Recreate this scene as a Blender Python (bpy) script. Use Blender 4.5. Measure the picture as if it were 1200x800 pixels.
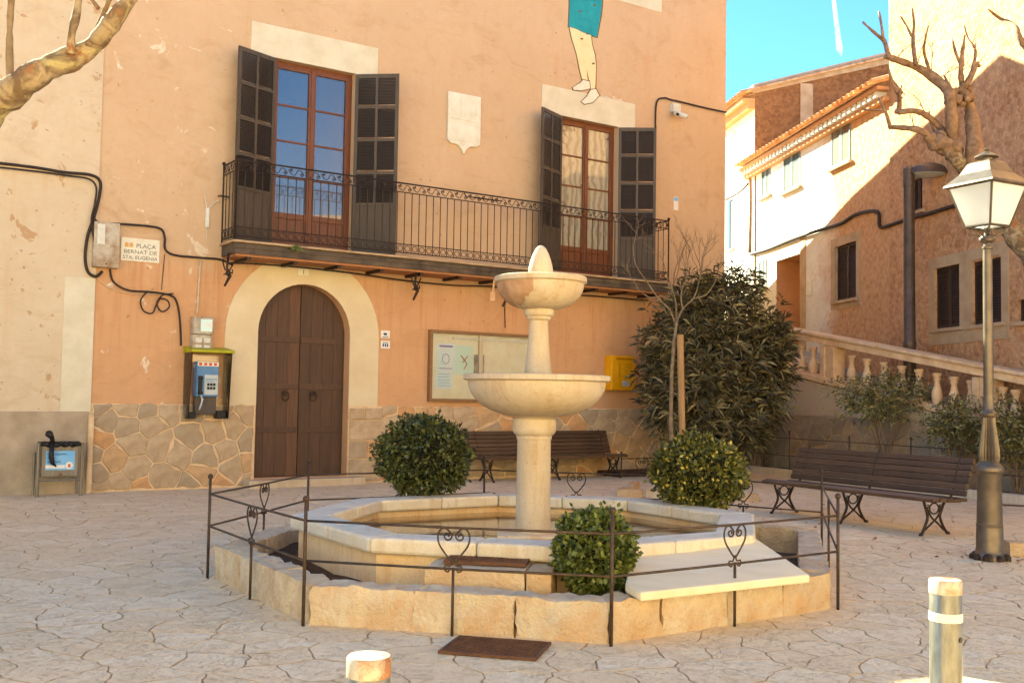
import bpy, bmesh, math, random
import numpy as np
from mathutils import Vector, Matrix, noise
from mathutils.geometry import tessellate_polygon

for o in list(bpy.data.objects): bpy.data.objects.remove(o)
sc = bpy.context.scene
COL = sc.collection
PI = math.pi
R = math.radians
rnd = random.Random(7)

# ------------------------------------------------------------------ camera
FPX, PITCH, ROLL, CAMH = 1236.0, .0531, .0161, 1.45
_f = Vector((0, math.cos(PITCH), math.sin(PITCH)))
_r0 = Vector((1, 0, 0)); _u0 = _r0.cross(_f)
_r = _r0*math.cos(ROLL) + _u0*math.sin(ROLL)
_u = -_r0*math.sin(ROLL) + _u0*math.cos(ROLL)
CAM = Vector((0, 0, CAMH))
cd = bpy.data.cameras.new('camera'); co = bpy.data.objects.new('camera', cd); COL.objects.link(co)
co.matrix_world = Matrix(((_r.x, _u.x, -_f.x, 0), (_r.y, _u.y, -_f.y, 0), (_r.z, _u.z, -_f.z, CAMH), (0, 0, 0, 1)))
cd.sensor_width = 36; cd.lens = 36*FPX/1200; cd.clip_start = .05; cd.clip_end = 2000
sc.camera = co
sc.render.resolution_x = 1200; sc.render.resolution_y = 800

# ------------------------------------------------------------------ light
SUN_AZ, SUN_EL = R(130), R(32)          # azimuth counted from +x
wd = bpy.data.worlds.new('World'); sc.world = wd; wd.use_nodes = True
nt = wd.node_tree; nt.nodes.clear()
sky = nt.nodes.new('ShaderNodeTexSky'); sky.sky_type = 'NISHITA'; sky.sun_disc = False
sky.sun_elevation = SUN_EL; sky.sun_rotation = PI/2 - SUN_AZ
sky.air_density = 1.0; sky.dust_density = 0; sky.ozone_density = 6
bg = nt.nodes.new('ShaderNodeBackground'); bg.inputs[1].default_value = .105
wo = nt.nodes.new('ShaderNodeOutputWorld')
tn = nt.nodes.new('ShaderNodeMix'); tn.data_type = 'RGBA'; tn.blend_type = 'MULTIPLY'; tn.inputs[0].default_value = 1
tn.inputs[7].default_value = (.28, .43, .62, 1)      # the photograph's deep turquoise sky, the same over the whole dome
nt.links.new(sky.outputs[0], tn.inputs[6]); nt.links.new(tn.outputs[2], bg.inputs[0]); nt.links.new(bg.outputs[0], wo.inputs[0])
sl = bpy.data.lights.new('sun', 'SUN'); sl.energy = 5.0; sl.angle = R(.5); sl.color = (1, .975, .93)
so = bpy.data.objects.new('sun', sl); COL.objects.link(so)
sd = Vector((math.cos(SUN_AZ)*math.cos(SUN_EL), math.sin(SUN_AZ)*math.cos(SUN_EL), math.sin(SUN_EL)))
so.rotation_euler = sd.to_track_quat('Z', 'Y').to_euler()
so.location = (0, 0, 30)
sc.view_settings.view_transform = 'Standard'; sc.view_settings.look = 'None'
sc.view_settings.gamma = 1; sc.view_settings.exposure = 2.9
sc.view_settings.use_white_balance = True
sc.view_settings.white_balance_temperature = 8300
sc.view_settings.white_balance_tint = -12

# ------------------------------------------------------------------ survey helpers (metres from the solved camera)
def ray(px, py):
    return _f + _r*((px-600)/FPX) - _u*((py-400)/FPX)
def ground(px, py, z=0.0):
    d = ray(px, py); return CAM + d*((z-CAMH)/d.z)
def at_depth(px, py, y):
    d = ray(px, py); return CAM + d*(y/d.y)
class Frame:
    """a vertical wall: local x along it, y into it, z up"""
    def __init__(s, P, ang):
        s.P = Vector((P[0], P[1], 0)); s.ang = ang
        s.t = Vector((math.cos(ang), math.sin(ang), 0)); s.n = Vector((-math.sin(ang), math.cos(ang), 0))
    def w(s, X, Y=0, Z=0): return s.P + s.t*X + s.n*Y + Vector((0, 0, Z))
    def s(s, px, py, off=0):
        d = ray(px, py); P0 = s.P - s.n*off
        k = (P0-CAM).dot(s.n)/d.dot(s.n); P = CAM + d*k
        return (P-s.P).dot(s.t), P.z

# ------------------------------------------------------------------ mesh helpers
class MB:
    def __init__(s): s.v = []; s.f = []
    def add(s, vs, fs):
        b = len(s.v); s.v += [tuple(v) for v in vs]; s.f += [tuple(i+b for i in f) for f in fs]; return s
    def box(s, x0, x1, y0, y1, z0, z1, m=None):
        vs = [Vector((x, y, z)) for z in (z0, z1) for y in (y0, y1) for x in (x0, x1)]
        if m: vs = [m @ v for v in vs]
        return s.add(vs, [(0, 2, 3, 1), (4, 5, 7, 6), (0, 1, 5, 4), (2, 6, 7, 3), (0, 4, 6, 2), (1, 3, 7, 5)])
    def hexa(s, b, t):   # bottom ring and top ring, same count
        n = len(b); vs = list(b)+list(t)
        fs = [tuple(range(n))[::-1], tuple(range(n, 2*n))] + [(i, (i+1) % n, n+(i+1) % n, n+i) for i in range(n)]
        return s.add(vs, fs)
    def tube(s, pts, r, n=6, closed=False):
        pts = [Vector(p) for p in pts]; k = len(pts)
        rs = r if isinstance(r, (list, tuple)) else [r]*k
        rings = []; prev = None
        for i, p in enumerate(pts):
            a = pts[(i-1) % k] if (closed or i > 0) else p
            b = pts[(i+1) % k] if (closed or i < k-1) else p
            t = (b-a)
            if t.length < 1e-9: t = Vector((0, 0, 1))
            t.normalize()
            if prev is None:
                h = Vector((0, 0, 1)) if abs(t.z) < .9 else Vector((1, 0, 0))
                u = t.cross(h).normalized()
            else:
                u = prev - t*prev.dot(t)
                u = u.normalized() if u.length > 1e-6 else t.orthogonal().normalized()
            prev = u; w = t.cross(u)
            rings.append([p + (u*math.cos(2*PI*j/n) + w*math.sin(2*PI*j/n))*rs[i] for j in range(n)])
        vs = [v for ring in rings for v in ring]; fs = []
        for i in range(k if closed else k-1):
            a = i*n; b = ((i+1) % k)*n
            for j in range(n): fs.append((a+j, a+(j+1) % n, b+(j+1) % n, b+j))
        if not closed:
            fs.append(tuple(range(n))[::-1]); fs.append(tuple(range((k-1)*n, k*n)))
        return s.add(vs, fs)
    def lathe(s, prof, c=(0, 0, 0), n=24, wob=0):
        c = Vector(c); vs = []; fs = []
        for (r, z) in prof:
            for j in range(n):
                a = 2*PI*j/n; rr = r*(1+(wob*noise.noise(Vector((math.cos(a)*2, math.sin(a)*2, z*4))) if wob else 0))
                vs.append(c+Vector((rr*math.cos(a), rr*math.sin(a), z)))
        k = len(prof)
        for i in range(k-1):
            for j in range(n): fs.append((i*n+j, i*n+(j+1) % n, (i+1)*n+(j+1) % n, (i+1)*n+j))
        if prof[0][0] > 1e-6: fs.append(tuple(range(n))[::-1])
        if prof[-1][0] > 1e-6: fs.append(tuple(range((k-1)*n, k*n)))
        return s.add(vs, fs)
    def ball(s, c, r, n=8, m=6):
        return s.lathe([(max(1e-7, r*math.sin(PI*i/m)), -r*math.cos(PI*i/m)) for i in range(m+1)], c, n)
    def plate(s, poly, y0, y1):   # polygon in (x,z), thickness along y
        n = len(poly); vs = [(p[0], y0, p[1]) for p in poly]+[(p[0], y1, p[1]) for p in poly]
        tr = tessellate_polygon([[Vector((p[0], p[1], 0)) for p in poly]])
        fs = [t for t in tr]+[tuple(i+n for i in t[::-1]) for t in tr]
        fs += [(i, (i+1) % n, n+(i+1) % n, n+i) for i in range(n)]
        return s.add(vs, fs)
    def holed(s, outer, holes, y):
        polys = [outer]+holes; tr = tessellate_polygon([[Vector((p[0], p[1], 0)) for p in q] for q in polys])
        vs = [(p[0], y, p[1]) for q in polys for p in q]
        return s.add(vs, [tuple(t) for t in tr])
    def strip(s, line, y0, y1, closed=False):   # extrude a (x,z) line along y
        n = len(line); vs = [(p[0], y0, p[1]) for p in line]+[(p[0], y1, p[1]) for p in line]
        return s.add(vs, [(i, (i+1) % n, n+(i+1) % n, n+i) for i in range(n if closed else n-1)])
def mesh_of(name, mb, mat, smooth=False, recalc=True):
    me = bpy.data.meshes.new(name); me.from_pydata(mb.v, [], mb.f)
    if recalc:
        b = bmesh.new(); b.from_mesh(me); bmesh.ops.recalc_face_normals(b, faces=b.faces); b.to_mesh(me); b.free()
    if mat: me.materials.append(mat)
    if smooth: me.polygons.foreach_set('use_smooth', [True]*len(me.polygons))
    me.update(); return me
def obj(name, mb, mat, parent=None, loc=None, rotz=0, smooth=False, bevel=0, recalc=True, kind=None, auto=False):
    me = mb if isinstance(mb, bpy.types.Mesh) else mesh_of(name, mb, mat, smooth or auto, recalc)
    o = bpy.data.objects.new(name, me); COL.objects.link(o)
    if parent: o.parent = parent
    if loc is not None: o.location = loc
    o.rotation_euler = (0, 0, rotz)
    if auto:
        b = bmesh.new(); b.from_mesh(me)
        for e in b.edges:
            if len(e.link_faces) == 2 and e.calc_face_angle(0) > R(38): e.smooth = False
        b.to_mesh(me); b.free()
    if bevel:
        m = o.modifiers.new('bevel', 'BEVEL'); m.width = bevel; m.segments = 2; m.limit_method = 'ANGLE'; m.angle_limit = R(40)
    if kind: o['kind'] = kind
    return o
def tag(o, label, cat, group=None):
    o['label'] = label; o['category'] = cat
    if group: o['group'] = group
    return o
def thing(name, label, cat, loc, rotz=0, group=None):
    o = bpy.data.objects.new(name, None); COL.objects.link(o); o.location = loc; o.rotation_euler = (0, 0, rotz)
    o.empty_display_size = .2
    return tag(o, label, cat, group)
def pe(name, parent):   # an empty part that holds sub-parts
    o = bpy.data.objects.new(name, None); COL.objects.link(o); o.parent = parent; return o
def kids(o): return [c for c in bpy.data.objects if c.parent == o]
def copy_tree(o, parent=None):
    ch = kids(o); c = o.copy(); COL.objects.link(c)
    if parent: c.parent = parent
    for k in ch: copy_tree(k, c)
    return c
def spiral(c, r0, r1, a0, a1, n=14):   # in x,z plane
    return [(c[0]+(r0+(r1-r0)*i/n)*math.cos(a0+(a1-a0)*i/n), 0, c[1]+(r0+(r1-r0)*i/n)*math.sin(a0+(a1-a0)*i/n)) for i in range(n+1)]
def smooth_path(pts, k=6):
    P = [Vector(p) for p in pts]; out = []
    for i in range(len(P)-1):
        p0 = P[max(0, i-1)]; p1 = P[i]; p2 = P[i+1]; p3 = P[min(len(P)-1, i+2)]
        for j in range(k):
            t = j/k
            out.append(.5*((2*p1)+(p2-p0)*t+(2*p0-5*p1+4*p2-p3)*t*t+(3*p1-p0-3*p2+p3)*t*t*t))
    out.append(P[-1]); return out
def text_mesh(txt, size, mat, parent, loc, align='CENTER', name='lettering', depth=.0015, font_scale=1.0):
    c = bpy.data.curves.new(name, 'FONT'); c.body = txt; c.size = size; c.align_x = align; c.extrude = depth
    c.space_line = 1.0
    o = bpy.data.objects.new('tmp', c); COL.objects.link(o)
    dg = bpy.context.evaluated_depsgraph_get(); me = bpy.data.meshes.new_from_object(o.evaluated_get(dg))
    bpy.data.objects.remove(o)
    me.transform(Matrix.Rotation(PI/2, 4, 'X')); me.transform(Matrix.Scale(font_scale, 4, (1, 0, 0)))
    me.materials.clear(); me.materials.append(mat)
    t = bpy.data.objects.new(name, me); COL.objects.link(t); t.parent = parent; t.location = loc
    return t
def clip(poly, px, py, nx, ny):   # keep (p-P).n <= 0
    out = []; k = len(poly)
    for i in range(k):
        a = poly[i]; b = poly[(i+1) % k]
        da = (a[0]-px)*nx+(a[1]-py)*ny; db = (b[0]-px)*nx+(b[1]-py)*ny
        if da <= 0: out.append(a)
        if (da < 0 < db) or (db < 0 < da):
            t = da/(da-db); out.append((a[0]+(b[0]-a[0])*t, a[1]+(b[1]-a[1])*t))
    return out
def voronoi(pts, bounds, gap, reach):
    P = np.array(pts); cells = []
    for i, p in enumerate(pts):
        d = P-P[i]; q = (d**2).sum(1); idx = np.argsort(q)[1:26]
        poly = [(p[0]-reach, p[1]-reach), (p[0]+reach, p[1]-reach), (p[0]+reach, p[1]+reach), (p[0]-reach, p[1]+reach)]
        for j in idx:
            L = math.sqrt(q[j])
            if L > 2.9*reach: break
            nx, ny = d[j]/L
            poly = clip(poly, p[0]+nx*(L/2-gap/2), p[1]+ny*(L/2-gap/2), nx, ny)
            if len(poly) < 3: break
        if bounds:
            for k in range(len(bounds)):
                a = bounds[k]; b = bounds[(k+1) % len(bounds)]; ex, ey = b[0]-a[0], b[1]-a[1]; L = math.hypot(ex, ey)
                if len(poly) < 3: break
                poly = clip(poly, a[0]-ey/L*gap*.5, a[1]+ex/L*gap*.5, ey/L, -ex/L)
        if len(poly) >= 3:
            ar = .5*abs(sum(poly[k][0]*poly[(k+1) % len(poly)][1]-poly[(k+1) % len(poly)][0]*poly[k][1] for k in range(len(poly))))
            if ar > .004: cells.append(poly)
    return cells
def rough_poly(poly, amp, seg, seed, off=(0, 0)):
    out = []
    k = len(poly)
    for i in range(k):
        a = Vector(poly[i]); b = Vector(poly[(i+1) % k]); L = (b-a).length; n = max(1, int(L/seg))
        e = (b-a)/max(L, 1e-6); nn = Vector((-e.y, e.x))
        for j in range(n):
            t = j/n; p = a.lerp(b, t)
            w = amp*(1 if j else .5)
            p = p + nn*w*noise.noise(Vector((p.x*7, p.y*7, seed))) 
            out.append((p.x, p.y))
    return out
def warp_poly(poly, seg, amp=.055):
    """split the edges and push them about by one shared field, so neighbours keep a thin even joint"""
    out = []
    for i in range(len(poly)):
        a = Vector(poly[i]); b = Vector(poly[(i+1) % len(poly)]); n = max(1, int((b-a).length/seg))
        for j in range(n):
            p = a.lerp(b, j/n)
            dx = noise.noise(Vector((p.x*3.1, p.y*3.1, 1)))+.5*noise.noise(Vector((p.x*9, p.y*9, 2)))+.3*noise.noise(Vector((p.x*22, p.y*22, 6)))
            dy = noise.noise(Vector((p.x*3.1, p.y*3.1, 8)))+.5*noise.noise(Vector((p.x*9, p.y*9, 9)))+.3*noise.noise(Vector((p.x*22, p.y*22, 7)))
            out.append((p.x+dx*amp, p.y+dy*amp))
    return out
def slab(mb, poly, z0, z1, bev, M=None, lift=0, tilt=(0, 0)):
    """stone: polygon footprint, bevelled top edge, slightly domed"""
    n = len(poly); cx = sum(p[0] for p in poly)/n; cy = sum(p[1] for p in poly)/n
    def pt(p, k, z):
        x = p[0]+(cx-p[0])*k; y = p[1]+(cy-p[1])*k
        v = Vector((x, y, z+(x-cx)*tilt[0]+(y-cy)*tilt[1] if z > z0 else z)); return M @ v if M else v
    rr = sum(math.hypot(p[0]-cx, p[1]-cy) for p in poly)/n
    vs = [pt(p, 0, z0) for p in poly]+[pt(p, 0, z1-bev*.7) for p in poly]+[pt(p, min(.4, bev/rr), z1) for p in poly]+[pt((cx, cy), 0, z1+lift)]
    fs = []
    for L in (0, 1):
        for i in range(n): fs.append((L*n+i, L*n+(i+1) % n, (L+1)*n+(i+1) % n, (L+1)*n+i))
    for i in range(n): fs.append((2*n+i, 2*n+(i+1) % n, 3*n))
    mb.add(vs, fs)
def rough_block(b, t, nx=5, ny=2, nz=3, amp=.012, seed=0, rnd_edge=.35):
    """8-corner block (b: 4 bottom, t: 4 top, as a,b,c,d round) with a hewn surface"""
    mb = MB(); B = [Vector(p) for p in b]; T = [Vector(p) for p in t]
    def P(u, v, w):
        lo = (B[0]*(1-u)+B[1]*u)*(1-v)+(B[3]*(1-u)+B[2]*u)*v
        hi = (T[0]*(1-u)+T[1]*u)*(1-v)+(T[3]*(1-u)+T[2]*u)*v
        return lo*(1-w)+hi*w
    idx = {}; vs = []; fs = []; cen = P(.5, .5, .5)
    def vid(i, j, k):
        key = (i, j, k)
        if key not in idx:
            p = P(i/nx, j/ny, k/nz); s = Vector((seed*3.1, seed*1.7, 0))
            ne = (i in (0, nx))+(j in (0, ny))+(k in (0, nz))
            d = (p-cen).normalized()
            h = noise.noise(p*9+s)*amp + noise.noise(p*23+s)*amp*.5
            p = p + d*h - (d*amp*(ne-1)*rnd_edge*2 if ne > 1 else Vector((0, 0, 0)))
            idx[key] = len(vs); vs.append(p)
        return idx[key]
    for k in (0, nz):
        for i in range(nx):
            for j in range(ny): fs.append((vid(i, j, k), vid(i+1, j, k), vid(i+1, j+1, k), vid(i, j+1, k)))
    for j in (0, ny):
        for i in range(nx):
            for k in range(nz): fs.append((vid(i, j, k), vid(i+1, j, k), vid(i+1, j, k+1), vid(i, j, k+1)))
    for i in (0, nx):
        for j in range(ny):
            for k in range(nz): fs.append((vid(i, j, k), vid(i, j+1, k), vid(i, j+1, k+1), vid(i, j, k+1)))
    mb.add(vs, fs); return mb

# ------------------------------------------------------------------ materials
def lin(c):
    return tuple((x/255/12.92 if x/255 <= .04045 else ((x/255+.055)/1.055)**2.4) for x in c)+(1,)
class NM:
    def __init__(s, name):
        s.m = bpy.data.materials.new(name); s.m.use_nodes = True; s.t = s.m.node_tree
        s.b = s.t.nodes['Principled BSDF']; s.tc = s.t.nodes.new('ShaderNodeTexCoord'); s.co = s.tc.outputs['Object']
    def n(s, ty, **k):
        x = s.t.nodes.new(ty)
        for a, v in k.items():
            if a in x.inputs: x.inputs[a].default_value = v
            else: setattr(x, a, v)
        return x
    def l(s, a, b): s.t.links.new(a, b)
    def noise(s, scale, detail=6, rough=.6, dist=0, vec=None, stretch=None):
        x = s.n('ShaderNodeTexNoise'); x.inputs['Scale'].default_value = scale; x.inputs['Detail'].default_value = detail
        x.inputs['Roughness'].default_value = rough; x.inputs['Distortion'].default_value = dist
        v = vec or s.co
        if stretch:
            m = s.n('ShaderNodeMapping'); m.inputs['Scale'].default_value = stretch; s.l(v, m.inputs[0]); v = m.outputs[0]
        s.l(v, x.inputs['Vector']); return x.outputs[0]
    def ramp(s, src, a, b, lo=0.0, hi=1.0):
        x = s.n('ShaderNodeMapRange'); x.inputs[1].default_value = a; x.inputs[2].default_value = b
        x.inputs[3].default_value = lo; x.inputs[4].default_value = hi; s.l(src, x.inputs[0]); return x.outputs[0]
    def mix(s, f, a, b, mode='MIX'):
        x = s.n('ShaderNodeMix', data_type='RGBA', blend_type=mode); x.clamp_factor = True
        if isinstance(f, (int, float)): x.inputs[0].default_value = f
        else: s.l(f, x.inputs[0])
        for k, v in ((6, a), (7, b)):
            if isinstance(v, tuple): x.inputs[k].default_value = v
            else: s.l(v, x.inputs[k])
        return x.outputs[2]
    def math(s, op, a, b=None):
        x = s.n('ShaderNodeMath', operation=op)
        for k, v in ((0, a), (1, b)):
            if v is None: continue
            if isinstance(v, (int, float)): x.inputs[k].default_value = v
            else: s.l(v, x.inputs[k])
        return x.outputs[0]
    def bump(s, src, strength=.3, dist=.01):
        x = s.n('ShaderNodeBump'); x.inputs['Strength'].default_value = strength; x.inputs['Distance'].default_value = dist
        s.l(src, x.inputs['Height']); s.l(x.outputs[0], s.b.inputs['Normal'])
    def col(s, c):
        if isinstance(c, tuple): s.b.inputs['Base Color'].default_value = c
        else: s.l(c, s.b.inputs['Base Color'])
    def wpos(s): return s.n('ShaderNodeNewGeometry').outputs['Position']
    def island(s): return s.n('ShaderNodeNewGeometry').outputs['Random Per Island']
    def orand(s): return s.n('ShaderNodeObjectInfo').outputs['Random']
    def tone(s, c, src, amt):   # brighten/darken by random value
        v = s.ramp(src, 0, 1, 1-amt, 1+amt); h = s.n('ShaderNodeHueSaturation'); s.l(v, h.inputs['Value']); s.l(c, h.inputs['Color'])
        return h.outputs[0]
    def set(s, rough=.9, metal=0, spec=None):
        s.b.inputs['Roughness'].default_value = rough; s.b.inputs['Metallic'].default_value = metal
        if spec is not None: s.b.inputs['Specular IOR Level'].default_value = spec
        return s.m
def simple(name, c, c2=None, scale=6, rough=.85, bump=.25, bscale=60, dist=.004, metal=0, spec=.35, orand=0, island=0, detail=6, stretch=None):
    m = NM(name); a = lin(c); b = lin(c2) if c2 else tuple(x*.75 for x in a[:3])+(1,)
    col = m.mix(m.ramp(m.noise(scale, detail, stretch=stretch), .35, .68), a, b)
    if orand: col = m.tone(col, m.orand(), orand)
    if island: col = m.tone(col, m.island(), island)
    m.col(col)
    if bump: m.bump(m.noise(bscale, 5, stretch=stretch), bump, dist)
    return m.set(rough, metal, spec)
def stucco(name, base, alt, peel, peel_amt=.0, low=None, low_z=(3.2, 3.7), stain=(150, 110, 75), zpeel=None):
    m = NM(name)
    col = m.mix(m.ramp(m.noise(.55, 7, .65), .3, .7), lin(base), lin(alt))
    if low:  # lower zone: warm bounced light put into the colour, along with weathering
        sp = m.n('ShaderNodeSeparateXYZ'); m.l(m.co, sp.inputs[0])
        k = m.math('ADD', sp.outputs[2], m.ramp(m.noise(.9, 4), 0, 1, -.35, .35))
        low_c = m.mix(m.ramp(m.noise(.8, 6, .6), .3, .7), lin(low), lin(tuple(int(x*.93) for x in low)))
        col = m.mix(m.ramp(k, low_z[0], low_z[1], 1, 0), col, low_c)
    fine = m.ramp(m.noise(7, 8, .72), .35, .75)
    col = m.mix(m.math('MULTIPLY', fine, .30), col, lin(stain)); col = m.mix(m.math('MULTIPLY', m.ramp(m.noise(1.3, 9, .75, 1.2, stretch=(1, 1, 1.8)), .52, .68), .30), col, lin(tuple(int(q*.86) for q in stain)))
    streak = m.ramp(m.noise(1.6, 6, .6, stretch=(3.0, 3.0, .35)), .56, .78)
    col = m.mix(m.math('MULTIPLY', streak, .34), col, lin(stain))
    if low:      # rusty runs washed down from the balcony
        zz = m.math('MULTIPLY', m.ramp(sp.outputs[2], 1.2, 3.3, 0, 1), m.ramp(sp.outputs[2], 3.4, 3.5, 1, 0))
        run = m.ramp(m.noise(2.2, 7, .7, .2, stretch=(4, 4, .22)), .50, .66)
        col = m.mix(m.math('MULTIPLY', m.math('MULTIPLY', zz, run), .55), col, lin((186, 126, 84)))
    dots = m.ramp(m.noise(12, 3, .5), .69, .72)
    col = m.mix(m.math('MULTIPLY', dots, .5), col, lin((120, 85, 60)))
    if peel_amt:
        sp = m.n('ShaderNodeSeparateXYZ'); m.l(m.co, sp.inputs[0])
        pn = m.noise(2.6, 9, .68, .6)
        msk = m.ramp(pn, 1-peel_amt, 1-peel_amt+.03)
        if zpeel: msk = m.math('MULTIPLY', msk, m.ramp(sp.outputs[0], zpeel[0], zpeel[1], zpeel[2], zpeel[3]))
        col = m.mix(msk, col, lin(peel))
    m.col(col)
    h = m.math('ADD', m.noise(3.5, 6, .6), m.math('MULTIPLY', m.noise(90, 4), .25))
    m.bump(h, .35, .02)
    return m.set(.93, 0, .2)
MT = {}
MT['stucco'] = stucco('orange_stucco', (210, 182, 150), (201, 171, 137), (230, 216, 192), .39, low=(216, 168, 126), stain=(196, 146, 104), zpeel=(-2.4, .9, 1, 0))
MT['cream_stucco'] = stucco('cream_stucco', (216, 200, 174), (206, 188, 160), (188, 154, 118), .40, stain=(200, 162, 120))
MT['grey_render'] = simple('grey_render', (188, 170, 146), (158, 140, 116), 2.2, .95, .5, 25, .02)
MT['cream_paint'] = simple('cream_paint', (224, 208, 174), (212, 192, 154), 1.5, .9, .25, 40, .006)
MT['pale_paint'] = simple('pale_paint', (222, 214, 190), (208, 198, 170), 3, .9, .3, 40, .006)
MT['mortar'] = simple('mortar', (232, 204, 166), (204, 170, 130), 5, .95, .5, 70, .006)
MT['bed_mortar'] = simple('bed_mortar', (206, 176, 140), (170, 140, 108), 5, .95, .5, 70, .006)
def stone(name, pal, dark, orand=.2, scale=4, bump=.5, bs=18, isl=0, rough=.9, vein=None, dirt=None):
    m = NM(name); r = m.island() if isl else m.orand()
    cr = m.n('ShaderNodeValToRGB'); e = cr.color_ramp; e.interpolation = 'CONSTANT'
    while len(e.elements) < len(pal): e.elements.new(.5)
    for i, c in enumerate(pal): e.elements[i].position = i/len(pal); e.elements[i].color = lin(c)
    m.l(r, cr.inputs[0])
    col = m.mix(m.math('MULTIPLY', m.ramp(m.noise(scale, 9, .7), .38, .7), .75), cr.outputs[0], lin(dark))
    col = m.mix(m.math('MULTIPLY', m.ramp(m.noise(scale*6, 6, .7), .5, .75), .4), col, lin(dark))
    h = m.math('ADD', m.noise(bs, 8, .7), m.math('MULTIPLY', m.noise(bs*4, 3), .3))
    if vein:
        w = m.ramp(m.math('ABSOLUTE', m.math('SUBTRACT', m.noise(vein, 5, .6, .8, vec=m.wpos()), .5)), .0, .009, 1, 0)
        w = m.math('MULTIPLY', w, m.ramp(m.noise(vein*.6, 2, vec=m.wpos()), .42, .54, 0, .8))
        col = m.mix(m.math('MULTIPLY', w, .7), col, lin(tuple(int(x*.68) for x in dark))); h = m.math('SUBTRACT', h, m.math('MULTIPLY', w, .8))
    if dirt:      # grime collected in the joints, on the flanks of each stone
        g = m.n('ShaderNodeNewGeometry'); sp = m.n('ShaderNodeSeparateXYZ'); m.l(g.outputs['True Normal'], sp.inputs[0])
        col = m.mix(m.ramp(sp.outputs[2], .8, .97, 1, 0), col, lin(dirt))
        q = m.noise(5.5, 9, .72, 1.0, vec=m.wpos()); h = m.math('ADD', m.math('MULTIPLY', q, 1.5), h)
        col = m.mix(m.math('MULTIPLY', m.ramp(q, .44, .60, 1, 0), .22), col, lin((220, 188, 148)))
        col = m.mix(m.math('MULTIPLY', m.ramp(m.noise(30, 6, .75, vec=m.wpos()), .50, .62), .34), col, lin((220, 190, 146)))
        fl = m.noise(16, 8, .8, 1.5, vec=m.wpos()); col = m.mix(m.math('MULTIPLY', m.ramp(fl, .56, .60), .38), col, lin((190, 156, 114))); h = m.math('SUBTRACT', h, m.ramp(fl, .54, .60, 0, 1.2))
        col = m.mix(m.math('MULTIPLY', m.ramp(m.noise(.8, 6, .6, vec=m.wpos()), .45, .65), .25), col, lin((238, 216, 176)))
    m.col(col); m.bump(h, bump, .02)
    return m.set(rough, 0, .25)
MT['plinth_stone'] = stone('plinth_stone', [(202, 178, 146), (188, 168, 140), (212, 174, 130), (196, 172, 140), (180, 162, 136), (204, 180, 148), (218, 166, 116)], (148, 120, 92))
MT['wall_stone'] = stone('wall_stone', [(186, 166, 140), (170, 152, 130), (196, 168, 134), (178, 160, 136)], (130, 110, 88))
MT['planter_stone'] = stone('planter_stone', [(214, 198, 170), (216, 192, 158), (208, 186, 154), (218, 202, 174), (212, 182, 142)], (196, 142, 90), scale=4.2, bump=1.5, bs=9)
MT['grey_planter_stone'] = stone('weathered_planter_stone', [(222, 202, 170), (212, 190, 156), (226, 204, 168)], (178, 134, 92), scale=3.8, bump=1.4, bs=9)
PAV = [(249, 228, 192), (243, 220, 182), (251, 232, 198), (246, 222, 184), (241, 216, 176), (249, 226, 188)]
MT['paving'] = stone('paving_stone', PAV, (236, 204, 164), scale=3.4, bump=.65, bs=15, vein=3.2, dirt=(204, 168, 128))
MT['paving_far'] = stone('paving_stone_far', PAV[:5], (236, 204, 164), scale=3.4, bump=.65, bs=15, isl=1, vein=3.2, dirt=(204, 168, 128))
MT['joint'] = simple('paving_joint', (196, 160, 122), (164, 130, 96), 3, .97, .5, 50, .01)
def worn_lime(name, c, c2, streak, blotch):
    m = NM(name); col = m.mix(m.ramp(m.noise(2.4, 8, .7), .35, .68), lin(c), lin(c2))
    col = m.mix(m.math('MULTIPLY', m.ramp(m.noise(2.2, 7, .65, .3, stretch=(5, 5, .7)), .5, .72), .6), col, lin(streak))
    col = m.mix(m.math('MULTIPLY', m.ramp(m.noise(5, 8, .75, .8), .60, .66), .55), col, lin(blotch))
    col = m.mix(m.math('MULTIPLY', m.ramp(m.noise(60, 4, .6), .5, .72), .3), col, lin(blotch))
    m.col(col); m.bump(m.math('ADD', m.noise(22, 7, .7), m.math('MULTIPLY', m.noise(110, 3), .4)), .5, .01); return m.set(.85, 0, .25)
MT['limestone'] = worn_lime('limestone', (204, 188, 164), (192, 170, 138), (172, 138, 104), (166, 128, 92))
MT['basin_stone'] = worn_lime('basin_stone', (228, 216, 194), (214, 196, 166), (198, 166, 128), (178, 146, 112))
MT['basin_wall'] = worn_lime('basin_wall_stone', (228, 206, 172), (220, 180, 130), (208, 150, 96), (170, 130, 94))
MT['marble'] = simple('marble_slab', (236, 218, 184), (226, 204, 164), 2, .55, .2, 18, .004, stretch=(1, 5, 1))
MT['stain'] = simple('bowl_stain', (186, 148, 116), (150, 112, 84), 7, .95, .7, 30, .01)
MT['soil'] = simple('soil', (104, 72, 48), (64, 44, 30), 9, 1, .9, 40, .03)
MT['iron'] = simple('wrought_iron', (74, 58, 46), (48, 38, 32), 14, .55, .3, 120, .002, .5)
MT['fence_iron'] = simple('fence_iron', (92, 72, 56), (58, 46, 38), 10, .55, .3, 120, .002, .4)
MT['lamp_iron'] = simple('lamp_paint', (118, 104, 88), (86, 76, 66), 5, .38, .2, 60, .002, .5)
MT['lamp_dark'] = simple('dark_lamp_paint', (104, 86, 74), (80, 66, 56), 5, .45, .2, 60, .002, .4)
def wood(name, c, c2, rough=.6, stretch=(14, 14, .7), bump=.35, orand=.12, spec=.4):
    m = NM(name); g = m.noise(3, 7, .65, .4, stretch=stretch)
    col = m.mix(m.ramp(g, .3, .72), lin(c), lin(c2)); col = m.tone(col, m.orand(), orand); m.col(col)
    m.bump(g, bump, .006); return m.set(rough, 0, spec)
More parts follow.
